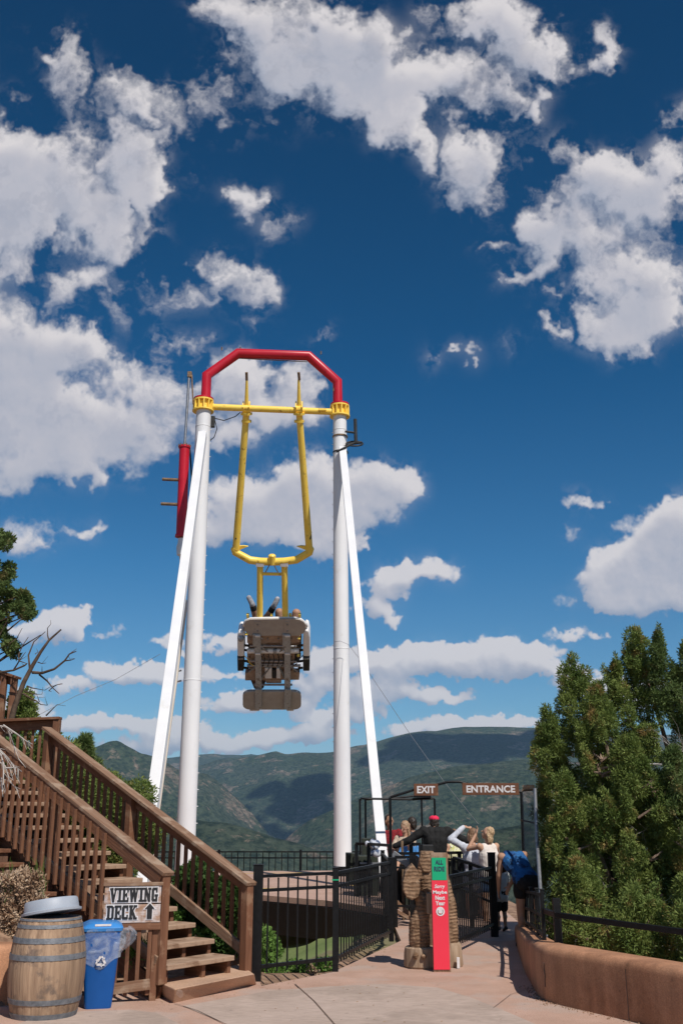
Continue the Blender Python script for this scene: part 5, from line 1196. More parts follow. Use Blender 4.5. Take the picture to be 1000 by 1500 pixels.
# ------------------------------------------------------------------ height sign and bear carving
def height_sign():
    Y = PZ(645, 1424).y; c = PZ(645, 1424)
    t = thing('height_sign', 'tall narrow green and red ride height sign leaning on the bear carving', 'sign', c)
    X = Vector((1, 0, 0)); Z = Vector((0, -1, 0))
    top = PY(645, 1249, Y).z; zr = PY(645, 1290, Y).z; zg = PY(645, 1256, Y).z; W = (PY(657.3, 1350, Y)-PY(633.5, 1350, Y)).x; cx = PY(645, 1350, Y).x
    mb = MB(); mb.box((cx+.004, Y+.02, top/2), (W+.012, .03, top)); obj('backing_board', mb, m_woodtop, t, R=Matrix.Rotation(math.pi/2, 3, 'Y'), origin=(cx, Y, top/2), bevel=.003)
    Yf = Y+.004
    mb = MB(); mb.box((cx, Yf-.004, (zr+.02)/2+.005), (W-.004, .006, zr-.02)); obj('red_panel', mb, m_redsign, t)
    mb = MB(); mb.box((cx-.002, Yf-.004, (zr+zg)/2), (W-.02, .006, zg-zr-.004)); obj('green_panel', mb, m_greensign, t)
    def put(txt, v, h, w, m, bold=.03, shear=0, name='lettering'):
        tm = textmesh(txt, 1.0, bold, 1.05, shear); a = np.array(tm.v); lo = a.min(0); hi = a.max(0); sx = w/(hi[0]-lo[0]); sy = h/(hi[1]-lo[1])
        tm.v = [((q[0]-(lo[0]+hi[0])/2)*sx, (q[1]-(lo[1]+hi[1])/2)*sy, q[2]) for q in tm.v]
        z = PY(645, v, Y).z; obj(name, onto(tm, Vector((cx, Yf-.0085, z)), X, UP, Z, 0), m, t)
    m_nav = mat('dark_blue_letters', (.02, .03, .10), (.03, .03, .06), rough=.6)
    put('ALL', 1263, .048, .085, m_nav); put('RIDE', 1272.8, .05, .115, m_nav)
    put('Sorry', 1299, .05, .115, m_textwhite, .03, .25); put('Maybe', 1307.5, .045, .155, m_textwhite, .04); put('Next', 1315, .045, .105, m_textwhite, .04); put('Year', 1323, .045, .105, m_textwhite, .04)
    zc = PY(645, 1335, Y).z; mb = MB(); mb.lathe([(.001, 0), (.047, 0), (.047, .003), (.001, .003)], (cx, Yf-.0075, zc), 28, (0, -1, 0)); d = obj('round_emblem', mb, m_textwhite, t)
    mb = MB(); mb.tube([Vector((cx+.028*math.cos(a), Yf-.0115, zc+.028*math.sin(a))) for a in np.linspace(math.radians(150), math.radians(390), 12)], .0035, 6); obj('emblem_ring', mb, m_rust, d)
    mb = MB(); mb.ell((cx-.005, Yf-.0115, zc-.022), (.008, .003, .006)); obj('emblem_dot', mb, m_redsign, d)
height_sign()
def remesh(o, vox, smooth_it=6, disp=0, dscale=.1, fac=.5):
    r = o.modifiers.new('remesh', 'REMESH'); r.mode = 'VOXEL'; r.voxel_size = vox; r.use_smooth_shade = True
    if smooth_it: s = o.modifiers.new('smooth', 'SMOOTH'); s.iterations = smooth_it; s.factor = fac
    if disp:
        tx = bpy.data.textures.new('carve', 'CLOUDS'); tx.noise_scale = dscale; tx.noise_depth = 2
        d = o.modifiers.new('displace', 'DISPLACE'); d.texture = tx; d.strength = disp; d.mid_level = .5; d.texture_coords = 'LOCAL'
def gouge(o, st=.022, sc=.09):
    tx = bpy.data.textures.new('gouges', 'WOOD'); tx.wood_type = 'BANDNOISE'; tx.noise_scale = sc; tx.turbulence = 9; tx.noise_basis_2 = 'SIN'
    d = o.modifiers.new('gouges', 'DISPLACE'); d.texture = tx; d.strength = st; d.mid_level = .5; d.texture_coords = 'LOCAL'
    v = o.modifiers.new('chisel', 'DISPLACE'); t2 = bpy.data.textures.new('chisel', 'VORONOI'); t2.noise_scale = .045; v.texture = t2; v.strength = .022; v.mid_level = .3; v.texture_coords = 'LOCAL'
def bear():
    Y = 12.0; c = PZ(630, 1420)
    t = thing('bear_carving', 'chainsaw carved wooden bears on a log base holding the height sign', 'carving', (c.x, Y, 0))
    def P(u, v, dy=0): return PY(u, v, Y+dy)
    # log base
    mb = MB(); b = PZ(622, 1421); b2 = PZ(664, 1420)
    mb.lathe([(.19, 0), (.205, .02), (.20, .15), (.19, .20), (.17, .215)], (PY(618, 1410, 12.05).x, 12.05, 0), 24)
    obj('log_base', mb, m_stump, t, smooth=True, auto=35)
    mb = MB(); mb.lathe([(.12, 0), (.13, .02), (.115, .22), (.10, .25)], (PY(661, 1410, 12.1).x, 12.1, 0), 18); obj('log_base', mb, m_stump, t, smooth=True, auto=35)
    mb = MB(); mb.box(PZ(671, 1419)+UP*.06, (.03, .03, .11)); obj('white_peg', mb, m_textwhite, t)
    def ridged(mb, pts, rads, pitch=.030, amp=.0045, n=28, sq=.0):
        # chisel-cut body: rings pushed in and out, slightly wavy round the trunk
        L = [0]
        for i in range(1, len(pts)): L.append(L[-1]+(pts[i]-pts[i-1]).length)
        N = int(L[-1]/.009); rings = []; rr = random.Random(7)
        for j in range(N+1):
            d = L[-1]*j/N; i = max(k for k in range(len(L)) if L[k] <= d+1e-9); i = min(i, len(pts)-2); f = (d-L[i])/(L[i+1]-L[i])
            f2 = f*f*(3-2*f); p = pts[i].lerp(pts[i+1], f); r = rads[i]*(1-f2)+rads[i+1]*f2
            cap_ = min(1, math.sqrt(max(.02, min(d, L[-1]-d)/.06)))
            ring = []
            for k in range(n):
                t_ = 2*math.pi*k/n; w_ = math.sin(2*math.pi*(d/pitch)+1.6*math.sin(t_*2+.5)+.8*math.sin(t_*3+d*9)); rk = (r*cap_)+amp*w_*cap_
                ring.append(p+Vector((rk*math.cos(t_), rk*.92*math.sin(t_), .018*math.cos(t_))))
            rings.append(ring)
        mb.add([q for r_ in rings for q in r_], [(i*n+k, i*n+(k+1) % n, (i+1)*n+(k+1) % n, (i+1)*n+k) for i in range(len(rings)-1) for k in range(n)]+[tuple(range(n-1, -1, -1)), tuple((len(rings)-1)*n+k for k in range(n))])
    # left bear: narrow ridged body, long head hanging down
    mb = MB()
    ridged(mb, [P(616, 1402), P(614, 1375), P(613, 1350), P(619, 1328), P(622, 1312)], [.100, .118, .112, .092, .07])
    mb.cap(P(609, 1398, -.10), P(608, 1401, -.17), .035, .028); mb.cap(P(620, 1400, -.10), P(620, 1401, -.17), .035, .028)
    mb.prism([P(590, 1293, -.08), P(593, 1277, -.08), P(604, 1266, -.08), P(612, 1276, -.08), P(616, 1292, -.08)], (0, .19, .01))
    mb.prism([P(590, 1290, -.13), P(616, 1290, -.13), P(616, 1302, -.13), P(612, 1314, -.13), P(604, 1319, -.13), P(596, 1316, -.13), P(590, 1304, -.13)], (0, .22, 0))
    mb.cap(P(614, 1312, 0), P(619, 1326, 0), .06, .08); mb.ell(P(597, 1278, .05), (.03, .03, .035)); mb.ell(P(611, 1281, .05), (.03, .03, .035))
    lb = obj('bear_figure', mb, m_carved, t); remesh(lb, .008, 2, .008, .03)
    # middle: taller bear looking down over the sign, on a thin upright coloured dark to stand for shade in the gap
    mb = MB()
    ridged(mb, [P(625, 1335, .08), P(624, 1305, .06), P(623, 1275, .03)], [.05, .072, .07], .03, .005)
    mb.prism([P(613, 1262, -.05), P(617, 1247, -.05), P(635, 1247, -.05), P(636, 1262, -.05), P(630, 1277, -.05), P(620, 1277, -.05)], (0, .17, 0)); mb.cap(P(617, 1262, 0), P(614, 1284, 0), .04, .03)
    tb = obj('bear_figure', mb, m_carved, t); remesh(tb, .008, 2, .008, .03)
    mb = MB(); mb.cap(P(629, 1402, .16), P(629, 1325, .14), .045, .04); up_ = obj('shade_toned_upright', mb, m_wooddark, t); remesh(up_, .01, 2, .008, .03)
    # right bear body behind the sign, and the sawn beam end
    mb = MB()
    ridged(mb, [P(660, 1400, .08), P(659, 1365, .08), P(658, 1330, .08), P(653, 1300, .08), P(649, 1276, .08)], [.082, .090, .080, .060, .035], .034, .006)
    rb = obj('bear_figure', mb, m_carved, t); remesh(rb, .008, 2, .008, .03)
    mb = MB(); q = P(630, 1323, -.17); mb.box(q, (.085, .12, .215)); obj('sawn_block', mb, m_stump, t, bevel=.008)
bear()

# ------------------------------------------------------------------ people
SKIN = mat('warm_skin', (.46, .26, .17), (.52, .30, .20), rough=.55, scale=8, spec=.35)
SKIN2 = mat('tanned_skin', (.36, .19, .115), (.42, .23, .145), rough=.55, scale=8)
def cloth(n, a, b=None, sc=14, **k): return mat(n, a, b or tuple(x*1.25 for x in a), rough=.85, scale=sc, bump=.3, **k)
HAIR = {'blonde': mat('blonde_hair', (.30, .18, .09), (.58, .41, .25), rough=.55, scale=30, stretch=(3, 3, .4)), 'brown': mat('brown_hair', (.14, .075, .04), (.26, .15, .085), rough=.55, scale=30, stretch=(3, 3, .4)), 'dark': mat('dark_hair', (.018, .012, .01), (.04, .028, .02), rough=.5, scale=30), 'lightbrown': mat('light_brown_hair', (.26, .155, .09), (.42, .28, .17), rough=.55, scale=30)}
def hand(mb, w, d, side, k=1.0):
    """palm + 5 curled fingers from wrist w pointing along d; side = thumb direction"""
    d = Vector(d).normalized(); s = Vector(side); s = (s-d*s.dot(d)).normalized(); n = d.cross(s)
    palm = w+d*.05*k; mb.ell(palm, (.040*k, .018*k, .050*k), Matrix((s, n, d)).transposed())
    for i, (off, ln) in enumerate(((.028, .062), (.010, .072), (-.009, .067), (-.027, .052))):
        b = w+d*.085*k+s*off*k; m1 = b+d*ln*.5*k+n*.006*k; e = m1+d*ln*.42*k+n*.02*k; mb.cap(b, m1, .0095*k, .009*k, 6); mb.cap(m1, e, .009*k, .007*k, 6)
    tb = w+d*.03*k+s*.032*k; mb.cap(tb, tb+(d*.7+s*.7)*.045*k, .012*k, .010*k, 6); mb.cap(tb+(d*.7+s*.7)*.045*k, tb+(d*.95+s*.55)*.072*k, .010*k, .008*k, 6)
def person(label, base, face, H, J, top=None, bottom=None, hair=None, hair_len=0, skin=None, top_kind='tee', bottom_kind='shorts', group=None, build=1.0, shoes=None, cap=None, look=None, sit=False, hairvol=1.0, extra=None):
    """J overrides joints given in local metres for a 1.75 m figure: x right of the person, y forward, z up"""
    skin = skin or SKIN; k = H/1.75; fa = math.radians(face)          # face: 0 = looks along +Y
    F = Vector((-math.sin(fa), math.cos(fa), 0)); Rr = Vector((math.cos(fa), math.sin(fa), 0))
    D = dict(pelvis=(0, 0, .93), waist=(0, 0, 1.07), chest=(0, .0, 1.27), neck=(0, -.01, 1.46), head=(0, .02, 1.62), shL=(-.18, 0, 1.41), shR=(.18, 0, 1.41), elL=(-.23, -.02, 1.12), elR=(.23, -.02, 1.12), wrL=(-.23, .08, .88), wrR=(.23, .08, .88),
             hipL=(-.09, 0, .90), hipR=(.09, 0, .90), knL=(-.10, .02, .49), knR=(.10, .02, .49), anL=(-.10, -.02, .08), anR=(.10, -.02, .08), toL=(-.12, .13, .03), toR=(.12, .13, .03))
    D.update(J)
    base = Vector(base)
    def W(q):
        if isinstance(q, str): q = D[q]
        if isinstance(q, Vector): return q
        return base+(Rr*q[0]+F*q[1]+UP*q[2])*k
    g = k*build
    t = thing('person', label, 'person', base, group)
    b = MB(); C = lambda a, c, r0, r1: b.cap(W(a), W(c), r0*g, r1*g, 12)
    sx = [(-.07, 0, 0), (.07, 0, 0)]
    pel, wai, che, nec, hd = W('pelvis'), W('waist'), W('chest'), W('neck'), W('head')
    def row(mbx, c0, c1, w0, w1, r0, r1):
        for s in (-1, 0, 1): mbx.cap(c0+Rr*s*w0*k, c1+Rr*s*w1*k, r0*g, r1*g, 12)
    row(b, pel, wai, .065, .05, .105, .095); row(b, wai, che, .05, .075, .095, .105); row(b, che, (W('shL')+W('shR'))/2-(nec-che)*.15, .075, .09, .105, .075)
    C('chest', 'neck', .06, .055); b.cap(nec, nec.lerp(hd, .6), .052*k, .05*k)
    for s in 'LR':
        b.cap(che.lerp(W('sh'+s), .5), W('sh'+s), .075*g, .06*g); C('sh'+s, 'el'+s, .052, .040); C('el'+s, 'wr'+s, .040, .026)
        C('hip'+s, 'kn'+s, .083, .055); C('kn'+s, 'an'+s, .055, .036); b.cap(W('kn'+s).lerp(W('an'+s), .3)-F*.012, W('kn'+s).lerp(W('an'+s), .45), .054*g, .046*g)
        C('an'+s, 'to'+s, .036, .030)
        dv = (W('wr'+s)-W('el'+s)); hand(b, W('wr'+s), J.get('hand'+s) and Rr*J['hand'+s][0]+F*J['hand'+s][1]+UP*J['hand'+s][2] or dv, (Rr*(1 if s == 'L' else -1)*.5+F+UP*.3), k)
    # head with a face
    up = (hd-nec).normalized(); lk = Vector(look) if look is not None else F; lk = (Rr*lk.x+F*lk.y+UP*lk.z) if look is not None else F
    lk = lk.normalized(); up = (up-lk*up.dot(lk)*.8).normalized(); rt = lk.cross(up).normalized(); up = rt.cross(lk).normalized()
    RH = Matrix((rt, lk, up)).transposed()
    def h(x, y, z): return hd+(rt*x+lk*y+up*z)*k
    b.ell(h(0, -.01, .015), (.076*k, .095*k, .105*k), RH); b.ell(h(0, .03, -.05), (.055*k, .055*k, .062*k), RH)
    b.cap(h(0, .085, .015), h(0, .108, -.02), .010*k, .014*k, 8); b.ell(h(0, .078, -.052), (.024*k, .014*k, .010*k), RH)
    for s in (-1, 1): b.ell(h(s*.078, .0, -.005), (.012*k, .02*k, .03*k), RH)
    bo = obj('body', b, skin, t); remesh(bo, .0085*max(k, .75), 5)
    for s in (-1, 1):
        mb = MB(); mb.ell(h(s*.03, .077, .012), (.012*k, .008*k, .007*k), RH); obj('eye', mb, m_black, bo)
    mb = MB(); mb.ell(h(0, .092, -.052), (.02*k, .006*k, .004*k), RH); obj('mouth', mb, mat('lips', (.4, .13, .10)) if 'lips' not in MATS else MATS['lips'], bo)
    if top is not None:
        mb = MB(); e = .016
        row(mb, pel+(wai-pel)*.15, wai, .066, .052, .105+e, .095+e); row(mb, wai, che, .052, .076, .095+e, .105+e); row(mb, che, (W('shL')+W('shR'))/2-(nec-che)*.15, .076, .088, .105+e, .075+e*.8)
        if top_kind != 'tank':
            for s in 'LR':
                mb.cap(che.lerp(W('sh'+s), .5), W('sh'+s), (.075+e)*g, (.06+e)*g)
                if top_kind == 'long': mb.cap(W('sh'+s), W('el'+s), (.052+e)*g, (.042+e)*g); mb.cap(W('el'+s), W('el'+s).lerp(W('wr'+s), .92), (.042+e)*g, (.030+e*.8)*g)
                else: mb.cap(W('sh'+s), W('sh'+s).lerp(W('el'+s), .55), (.054+e)*g, (.050+e*1.3)*g)
        if extra == 'dress': row(mb, pel+(wai-pel)*.15, (W('knL')+W('knR'))/2+UP*.12*k, .066, .10, .115, .11)
        if extra == 'loose': row(mb, pel+(wai-pel)*.2, pel-UP*.10*k, .07, .085, .12, .125)
        o = obj('shirt', mb, top, t); remesh(o, .010*max(k, .8), 3, .02, .12)
    if bottom is not None:
        mb = MB(); e = .014; row(mb, pel-(wai-pel)*.2, pel+(wai-pel)*.35, .06, .06, .108+e, .100+e)
        for s in 'LR':
            if bottom_kind == 'long': mb.cap(W('hip'+s), W('kn'+s), (.085+e)*g, (.060+e)*g); mb.cap(W('kn'+s), W('kn'+s).lerp(W('an'+s), .93), (.060+e)*g, (.050+e)*g)
            else: mb.cap(W('hip'+s), W('hip'+s).lerp(W('kn'+s), .42 if bottom_kind == 'shorts' else .8), (.086+e)*g, (.076+e*1.4)*g)
        o = obj('trousers' if bottom_kind == 'long' else 'shorts', mb, bottom, t); remesh(o, .010*max(k, .8), 3, .01, .1)
    if shoes is not None:
        for s in 'LR':
            mb = MB(); a = W('an'+s); c = W('to'+s); kk = k*(1.9 if build > 1.3 else 1); mb.cap(a+(a-c)*(.0 if build > 1.3 else .25), c+(c-a)*.05, .043*kk, .040*kk); mb.cap(a, a.lerp(W('kn'+s), .10), .046*kk, .044*kk); o = obj('shoe', mb, shoes, t); remesh(o, .009, 3)
            if build > 1.3: mb = MB(); kn = W('kn'+s); mb.cap(a.lerp(kn, .12), a.lerp(kn, .30), .092*k, .098*k); obj('sock', mb, m_black, t, smooth=True)
    if hair is not None:
        mb = MB(); v = hairvol
        mb.ell(h(0, -.028, .035), (.080*k*v, .090*k*v, .098*k*v), RH); mb.ell(h(0, -.055, -.02), (.078*k*v, .06*k, .085*k*v), RH)
        if hair_len:
            for i in range(7):
                a = (i-3)/3; p0 = h(a*.06, -.06+.03*abs(a), .0); p1 = p0+(-UP*hair_len+Vector((0, 0, 0)))*k-lk*.02+rt*a*.02*k; mb.cap(p0, p0.lerp(p1, .5)-lk*.012, .034*k, .03*k, 8); mb.cap(p0.lerp(p1, .5)-lk*.012, p1, .03*k, .014*k, 8)
        o = obj('hair', mb, hair, t); remesh(o, .009, 1, .02, .022)
    if cap is not None:
        mb = MB(); mb.ell(h(0, -.01, .075), (.092*k, .108*k, .058*k), RH); mb.prism([h(x, y, .062) for x, y in ((-.07, .06), (-.06, .15), (0, .18), (.06, .15), (.07, .06))], up*.008); o = obj('cap', mb, cap, t); remesh(o, .008, 2)
        mb = MB(); mb.tube([h(.094*math.sin(a), -.01-.108*math.cos(a), .045) for a in np.linspace(-1.2, 1.2, 9)], .016*k, 8); obj('cap_band', mb, m_textwhite, o) if False else None
    return t
c_black = cloth('black_cotton', (.005, .005, .005), (.012, .011, .011)); c_white = cloth('white_ribbed_cotton', (.66, .58, .52), (.78, .70, .64)); c_grey = cloth('light_grey_jersey', (.42, .44, .50), (.6, .62, .68), c3=(.05, .05, .06), c3amt=-.02, c3scale=9)
c_blue = cloth('navy_blue_tie_dye', (.008, .045, .16), (.02, .14, .36), 9, c3=(.008, .02, .05), c3amt=.10, c3scale=12); c_sky = cloth('sky_blue_cotton', (.06, .22, .5)); c_red = cloth('dark_red_checked_cotton', (.32, .012, .02), (.09, .008, .012), 60)
c_denim = cloth('blue_denim', (.05, .10, .20)); c_greydk = cloth('charcoal_cotton', (.045, .045, .05)); c_tan = cloth('tan_cotton', (.42, .33, .25)); c_greyl = cloth('mottled_grey_cotton', (.42, .42, .41), (.52, .52, .50)); c_cap = cloth('pink_red_cap_cloth', (.65, .02, .07)); c_flower = cloth('yellow_green_print', (.5, .5, .12), (.75, .72, .6), 20, c3=(.08, .12, .03), c3amt=.1, c3scale=14)
def gp(u, v, Y, Hh):
    """ground point so that a head top of height Hh shows at (u, v)"""
    p = PY(u, v, Y); return Vector((p.x, Y, p.z-Hh))
G_ = 'people at the ride queue'
person('man in a black top and pink red cap with both arms spread on the rails', gp(637, 1204, 18.3, 1.60), 6, 1.76, dict(shL=(-.21, 0, 1.44), shR=(.21, 0, 1.44), elL=(-.46, .02, 1.29), elR=(.46, .03, 1.31), wrL=(-.72, .08, 1.18), wrR=(.72, .08, 1.20), handL=(-.8, .5, -.2), handR=(.8, .5, -.2), neck=(0, .03, 1.46), head=(0, .11, 1.57), chest=(0, .0, 1.28)), c_black, c_black, HAIR['dark'], 0, SKIN2, 'long', 'long', G_, 1.15, m_blackrub, c_cap)
person('woman in a light grey loose shirt with one hand raised on her head', gp(691, 1216, 17.6, 1.62), 20, 1.66, dict(elL=(-.42, .02, 1.56), wrL=(-.13, .05, 1.77), shL=(-.20, 0, 1.44), handL=(.9, .1, -.2), head=(.0, .03, 1.62), wrR=(.16, .22, 1.02), elR=(.26, -.02, 1.14)), c_grey, c_denim, HAIR['brown'], .10, SKIN, 'long', 'shorts', G_, 1.0, m_blackrub, extra='loose', look=(-.3, 1, .1))
person('blonde woman in a white tank top shading her eyes and looking up', gp(713, 1213, 17.2, 1.62), 30, 1.66, dict(elL=(-.26, .22, 1.36), wrL=(-.10, .20, 1.60), handL=(.4, .0, .9), elR=(.30, .12, 1.25), wrR=(.20, .26, 1.03), head=(0, .0, 1.62), chest=(0, -.01, 1.27)), c_white, c_denim, HAIR['blonde'], .12, SKIN, 'tank', 'shorts', G_, .95, m_blackrub, look=(-.5, .8, .45), hairvol=1.0)
bw = PZ(775, 1388)
person('woman in a blue tie dye top and black shorts bending over a small child', (bw.x, bw.y, 0), 8, 1.56, dict(pelvis=(0, -.05, .90), waist=(-.05, .04, 1.02), chest=(-.10, .17, 1.15), neck=(-.14, .31, 1.22), head=(-.16, .42, 1.15), shL=(-.29, .22, 1.22), shR=(.07, .26, 1.24), elL=(-.33, .26, .96), elR=(.0, .42, 1.0), wrL=(-.31, .36, .75), wrR=(-.1, .48, .80)), c_blue, c_black, HAIR['dark'], .20, SKIN2, 'tank', 'shorts', G_, 1.05, m_blackrub, look=(-.1, .6, -.9))
ch = PZ(735, 1365)
person('small child in a long grey shirt and dark shorts beside the bending woman', (ch.x, ch.y, 0), 20, .98, dict(), c_greyl, c_black, HAIR['brown'], .1, SKIN2, 'tee', 'long2', G_, 1.12, m_blackrub, extra='loose')
person('dark haired young man in a charcoal shirt looking left from the rail', gp(603, 1197, 20.0, 1.70), 80, 1.70, dict(elR=(.2, .16, 1.14), wrR=(.1, .36, 1.1), elL=(-.2, .16, 1.14), wrL=(-.12, .38, 1.08), chest=(0, .03, 1.27)), c_greydk, c_black, HAIR['dark'], 0, SKIN, 'tee', 'long', G_, .95, m_blackrub, look=(.35, 1, -.1), hairvol=1.08)
person('fair haired girl in a tan top left of the dark haired man', gp(593, 1203, 19.8, 1.62), 150, 1.62, dict(elL=(-.22, .16, 1.10), wrL=(-.05, .36, 1.06), elR=(.22, .2, 1.14), wrR=(.28, .42, 1.06), chest=(0, .05, 1.26)), c_tan, c_black, HAIR['lightbrown'], .30, SKIN, 'tee', 'long', G_, .9, m_blackrub, look=(.2, 1, -.4), hairvol=1.1)
person('child in a sky blue shirt leaning over the rail', gp(601, 1222, 19.4, 1.40), 160, 1.40, dict(elL=(-.24, .2, 1.12), wrL=(-.1, .4, 1.06), elR=(.26, .2, 1.10), wrR=(.2, .42, 1.02), head=(.0, .12, 1.58), neck=(0, .05, 1.45)), c_sky, c_denim, HAIR['lightbrown'], .05, SKIN, 'tee', 'long', G_, 1.2, m_blackrub, look=(.2, 1, -.6))
person('person in a dark red checked shirt behind the white brace', gp(570, 1193, 20.2, 1.74), 175, 1.74, dict(elL=(-.30, .12, 1.16), wrL=(-.52, .25, 1.12)), c_red, c_greydk, HAIR['dark'], 0, SKIN2, 'tee', 'long', G_, 1.0, m_blackrub, look=(-.4, 1, 0))
person('person in a yellow and green printed top behind the man in the red cap', gp(664, 1214, 19.6, 1.6), 30, 1.6, dict(), c_flower, c_greydk, HAIR['brown'], 0, SKIN, 'tank', 'long', G_, 1.0, m_blackrub)
bb = MB(); q = bw+Vector((.02, 0, 0))

# riders, on the far side of the seat unit with their legs in the air
m_shoe = mat('grey_sneaker', (.20, .20, .22), (.42, .42, .45), rough=.7, scale=9)
def rider(label, u, legs, top):
    A = A_; q = lambda uu, vv, off: A(uu, vv, off)
    pel = q(u, 958, .42)
    J = dict(pelvis=pel, waist=q(u, 955, .40), chest=q(u, 948, .38), neck=q(u, 935, .38), head=q(u, 926, .40), shL=q(u-8, 938, .40), shR=q(u+8, 938, .40), elL=q(u-11, 946, .5), elR=q(u+11, 946, .5), wrL=q(u-7, 940, .62), wrR=q(u+7, 940, .62),
             hipL=q(u-5, 956, .45), hipR=q(u+5, 956, .45))
    for s, (ku, kv, au, av, tu, tv) in zip('LR', legs):
        J['kn'+s] = q(ku, kv, 1.0); J['an'+s] = q(au, av, 1.1); J['to'+s] = q(tu, tv, 1.22)
    person(label, pel, 0, 1.72, J, top, c_greydk, HAIR['dark'], 0, SKIN2, 'tee', 'shorts', 'riders strapped in the swing', 2.3, m_shoe, look=(0, 1, .2))
rider('left rider of the seat unit with both legs spread up', 383, [(378, 912, 369.5, 885, 365, 876), (387, 912, 401, 888, 406, 878)], c_tan)
rider('right rider of the seat unit with only the knees showing', 424, [(409, 897, 410, 925, 409, 935), (434, 898, 436, 925, 437, 935)], c_greydk)

# ------------------------------------------------------------------ vegetation
def leaf_mesh(name, clumps, per, ll, lw, seed, m, parent=None, upb=.35, tri=True, fill=.55):
    rng = np.random.default_rng(seed); V = []; n = 0
    cs = np.array([[*c[0]] for c in clumps]); rs = np.array([c[1] for c in clumps]); 
    if rs.ndim == 1: rs = np.repeat(rs[:, None], 3, 1)
    reps = np.maximum(6, (per*(rs.mean(1)/rs.mean())**2).astype(int))
    idx = np.repeat(np.arange(len(cs)), reps); N = len(idx)
    d = rng.normal(size=(N, 3)); d /= np.linalg.norm(d, axis=1)[:, None]
    rad = fill+(1.05-fill)*rng.random(N)**.6+rng.normal(size=N)*.08
    p = cs[idx]+d*rs[idx]*rad[:, None]
    dr = d+rng.normal(size=(N, 3))*.8; dr[:, 2] += upb; dr /= np.linalg.norm(dr, axis=1)[:, None]
    sd = np.cross(dr, rng.normal(size=(N, 3))); sd /= np.linalg.norm(sd, axis=1)[:, None]
    L = ll*(.6+.8*rng.random(N))[:, None]; Wd = lw*(.6+.8*rng.random(N))[:, None]
    a = p; b = p+dr*L*.5+sd*Wd; c = p+dr*L; e = p+dr*L*.5-sd*Wd
    vs = np.stack([a, b, c, e], 1).reshape(-1, 3); org = np.array([cs[:, 0].mean(), cs[:, 1].mean(), cs[:, 2].min()]); vs -= org
    me = bpy.data.meshes.new(name); me.vertices.add(len(vs)); me.vertices.foreach_set('co', vs.ravel()); me.loops.add(N*4); me.loops.foreach_set('vertex_index', np.arange(N*4)); me.polygons.add(N)
    me.polygons.foreach_set('loop_start', np.arange(0, N*4, 4)); me.polygons.foreach_set('loop_total', np.full(N, 4)); me.update(); me.materials.append(m)
    return place(me, name, Vector(org), Matrix.Identity(3), parent)
def limb(mb, p, d, L, r, rng, depth=0, tips=None, bend=.25, n=6):
    pts = [p]; rr = [r]; q = Vector(p); d = Vector(d).normalized()
    for i in range(n):
        d = (d+Vector([rng.uniform(-bend, bend) for _ in range(3)])).normalized(); q = q+d*L/n; pts.append(q); rr.append(r*(1-.8*(i+1)/n))
    mb.tube(pts, rr, 7)
    if tips is not None: tips.append(q)
    if depth > 0:
        for k in range(3 if depth > 1 else 4):
            i = rng.randint(2, n); dd = (d+Vector([rng.uniform(-.9, .9) for _ in range(3)])).normalized(); limb(mb, pts[i], dd, L*rng.uniform(.35, .6), rr[i]*.7, rng, depth-1, tips, bend, 5)
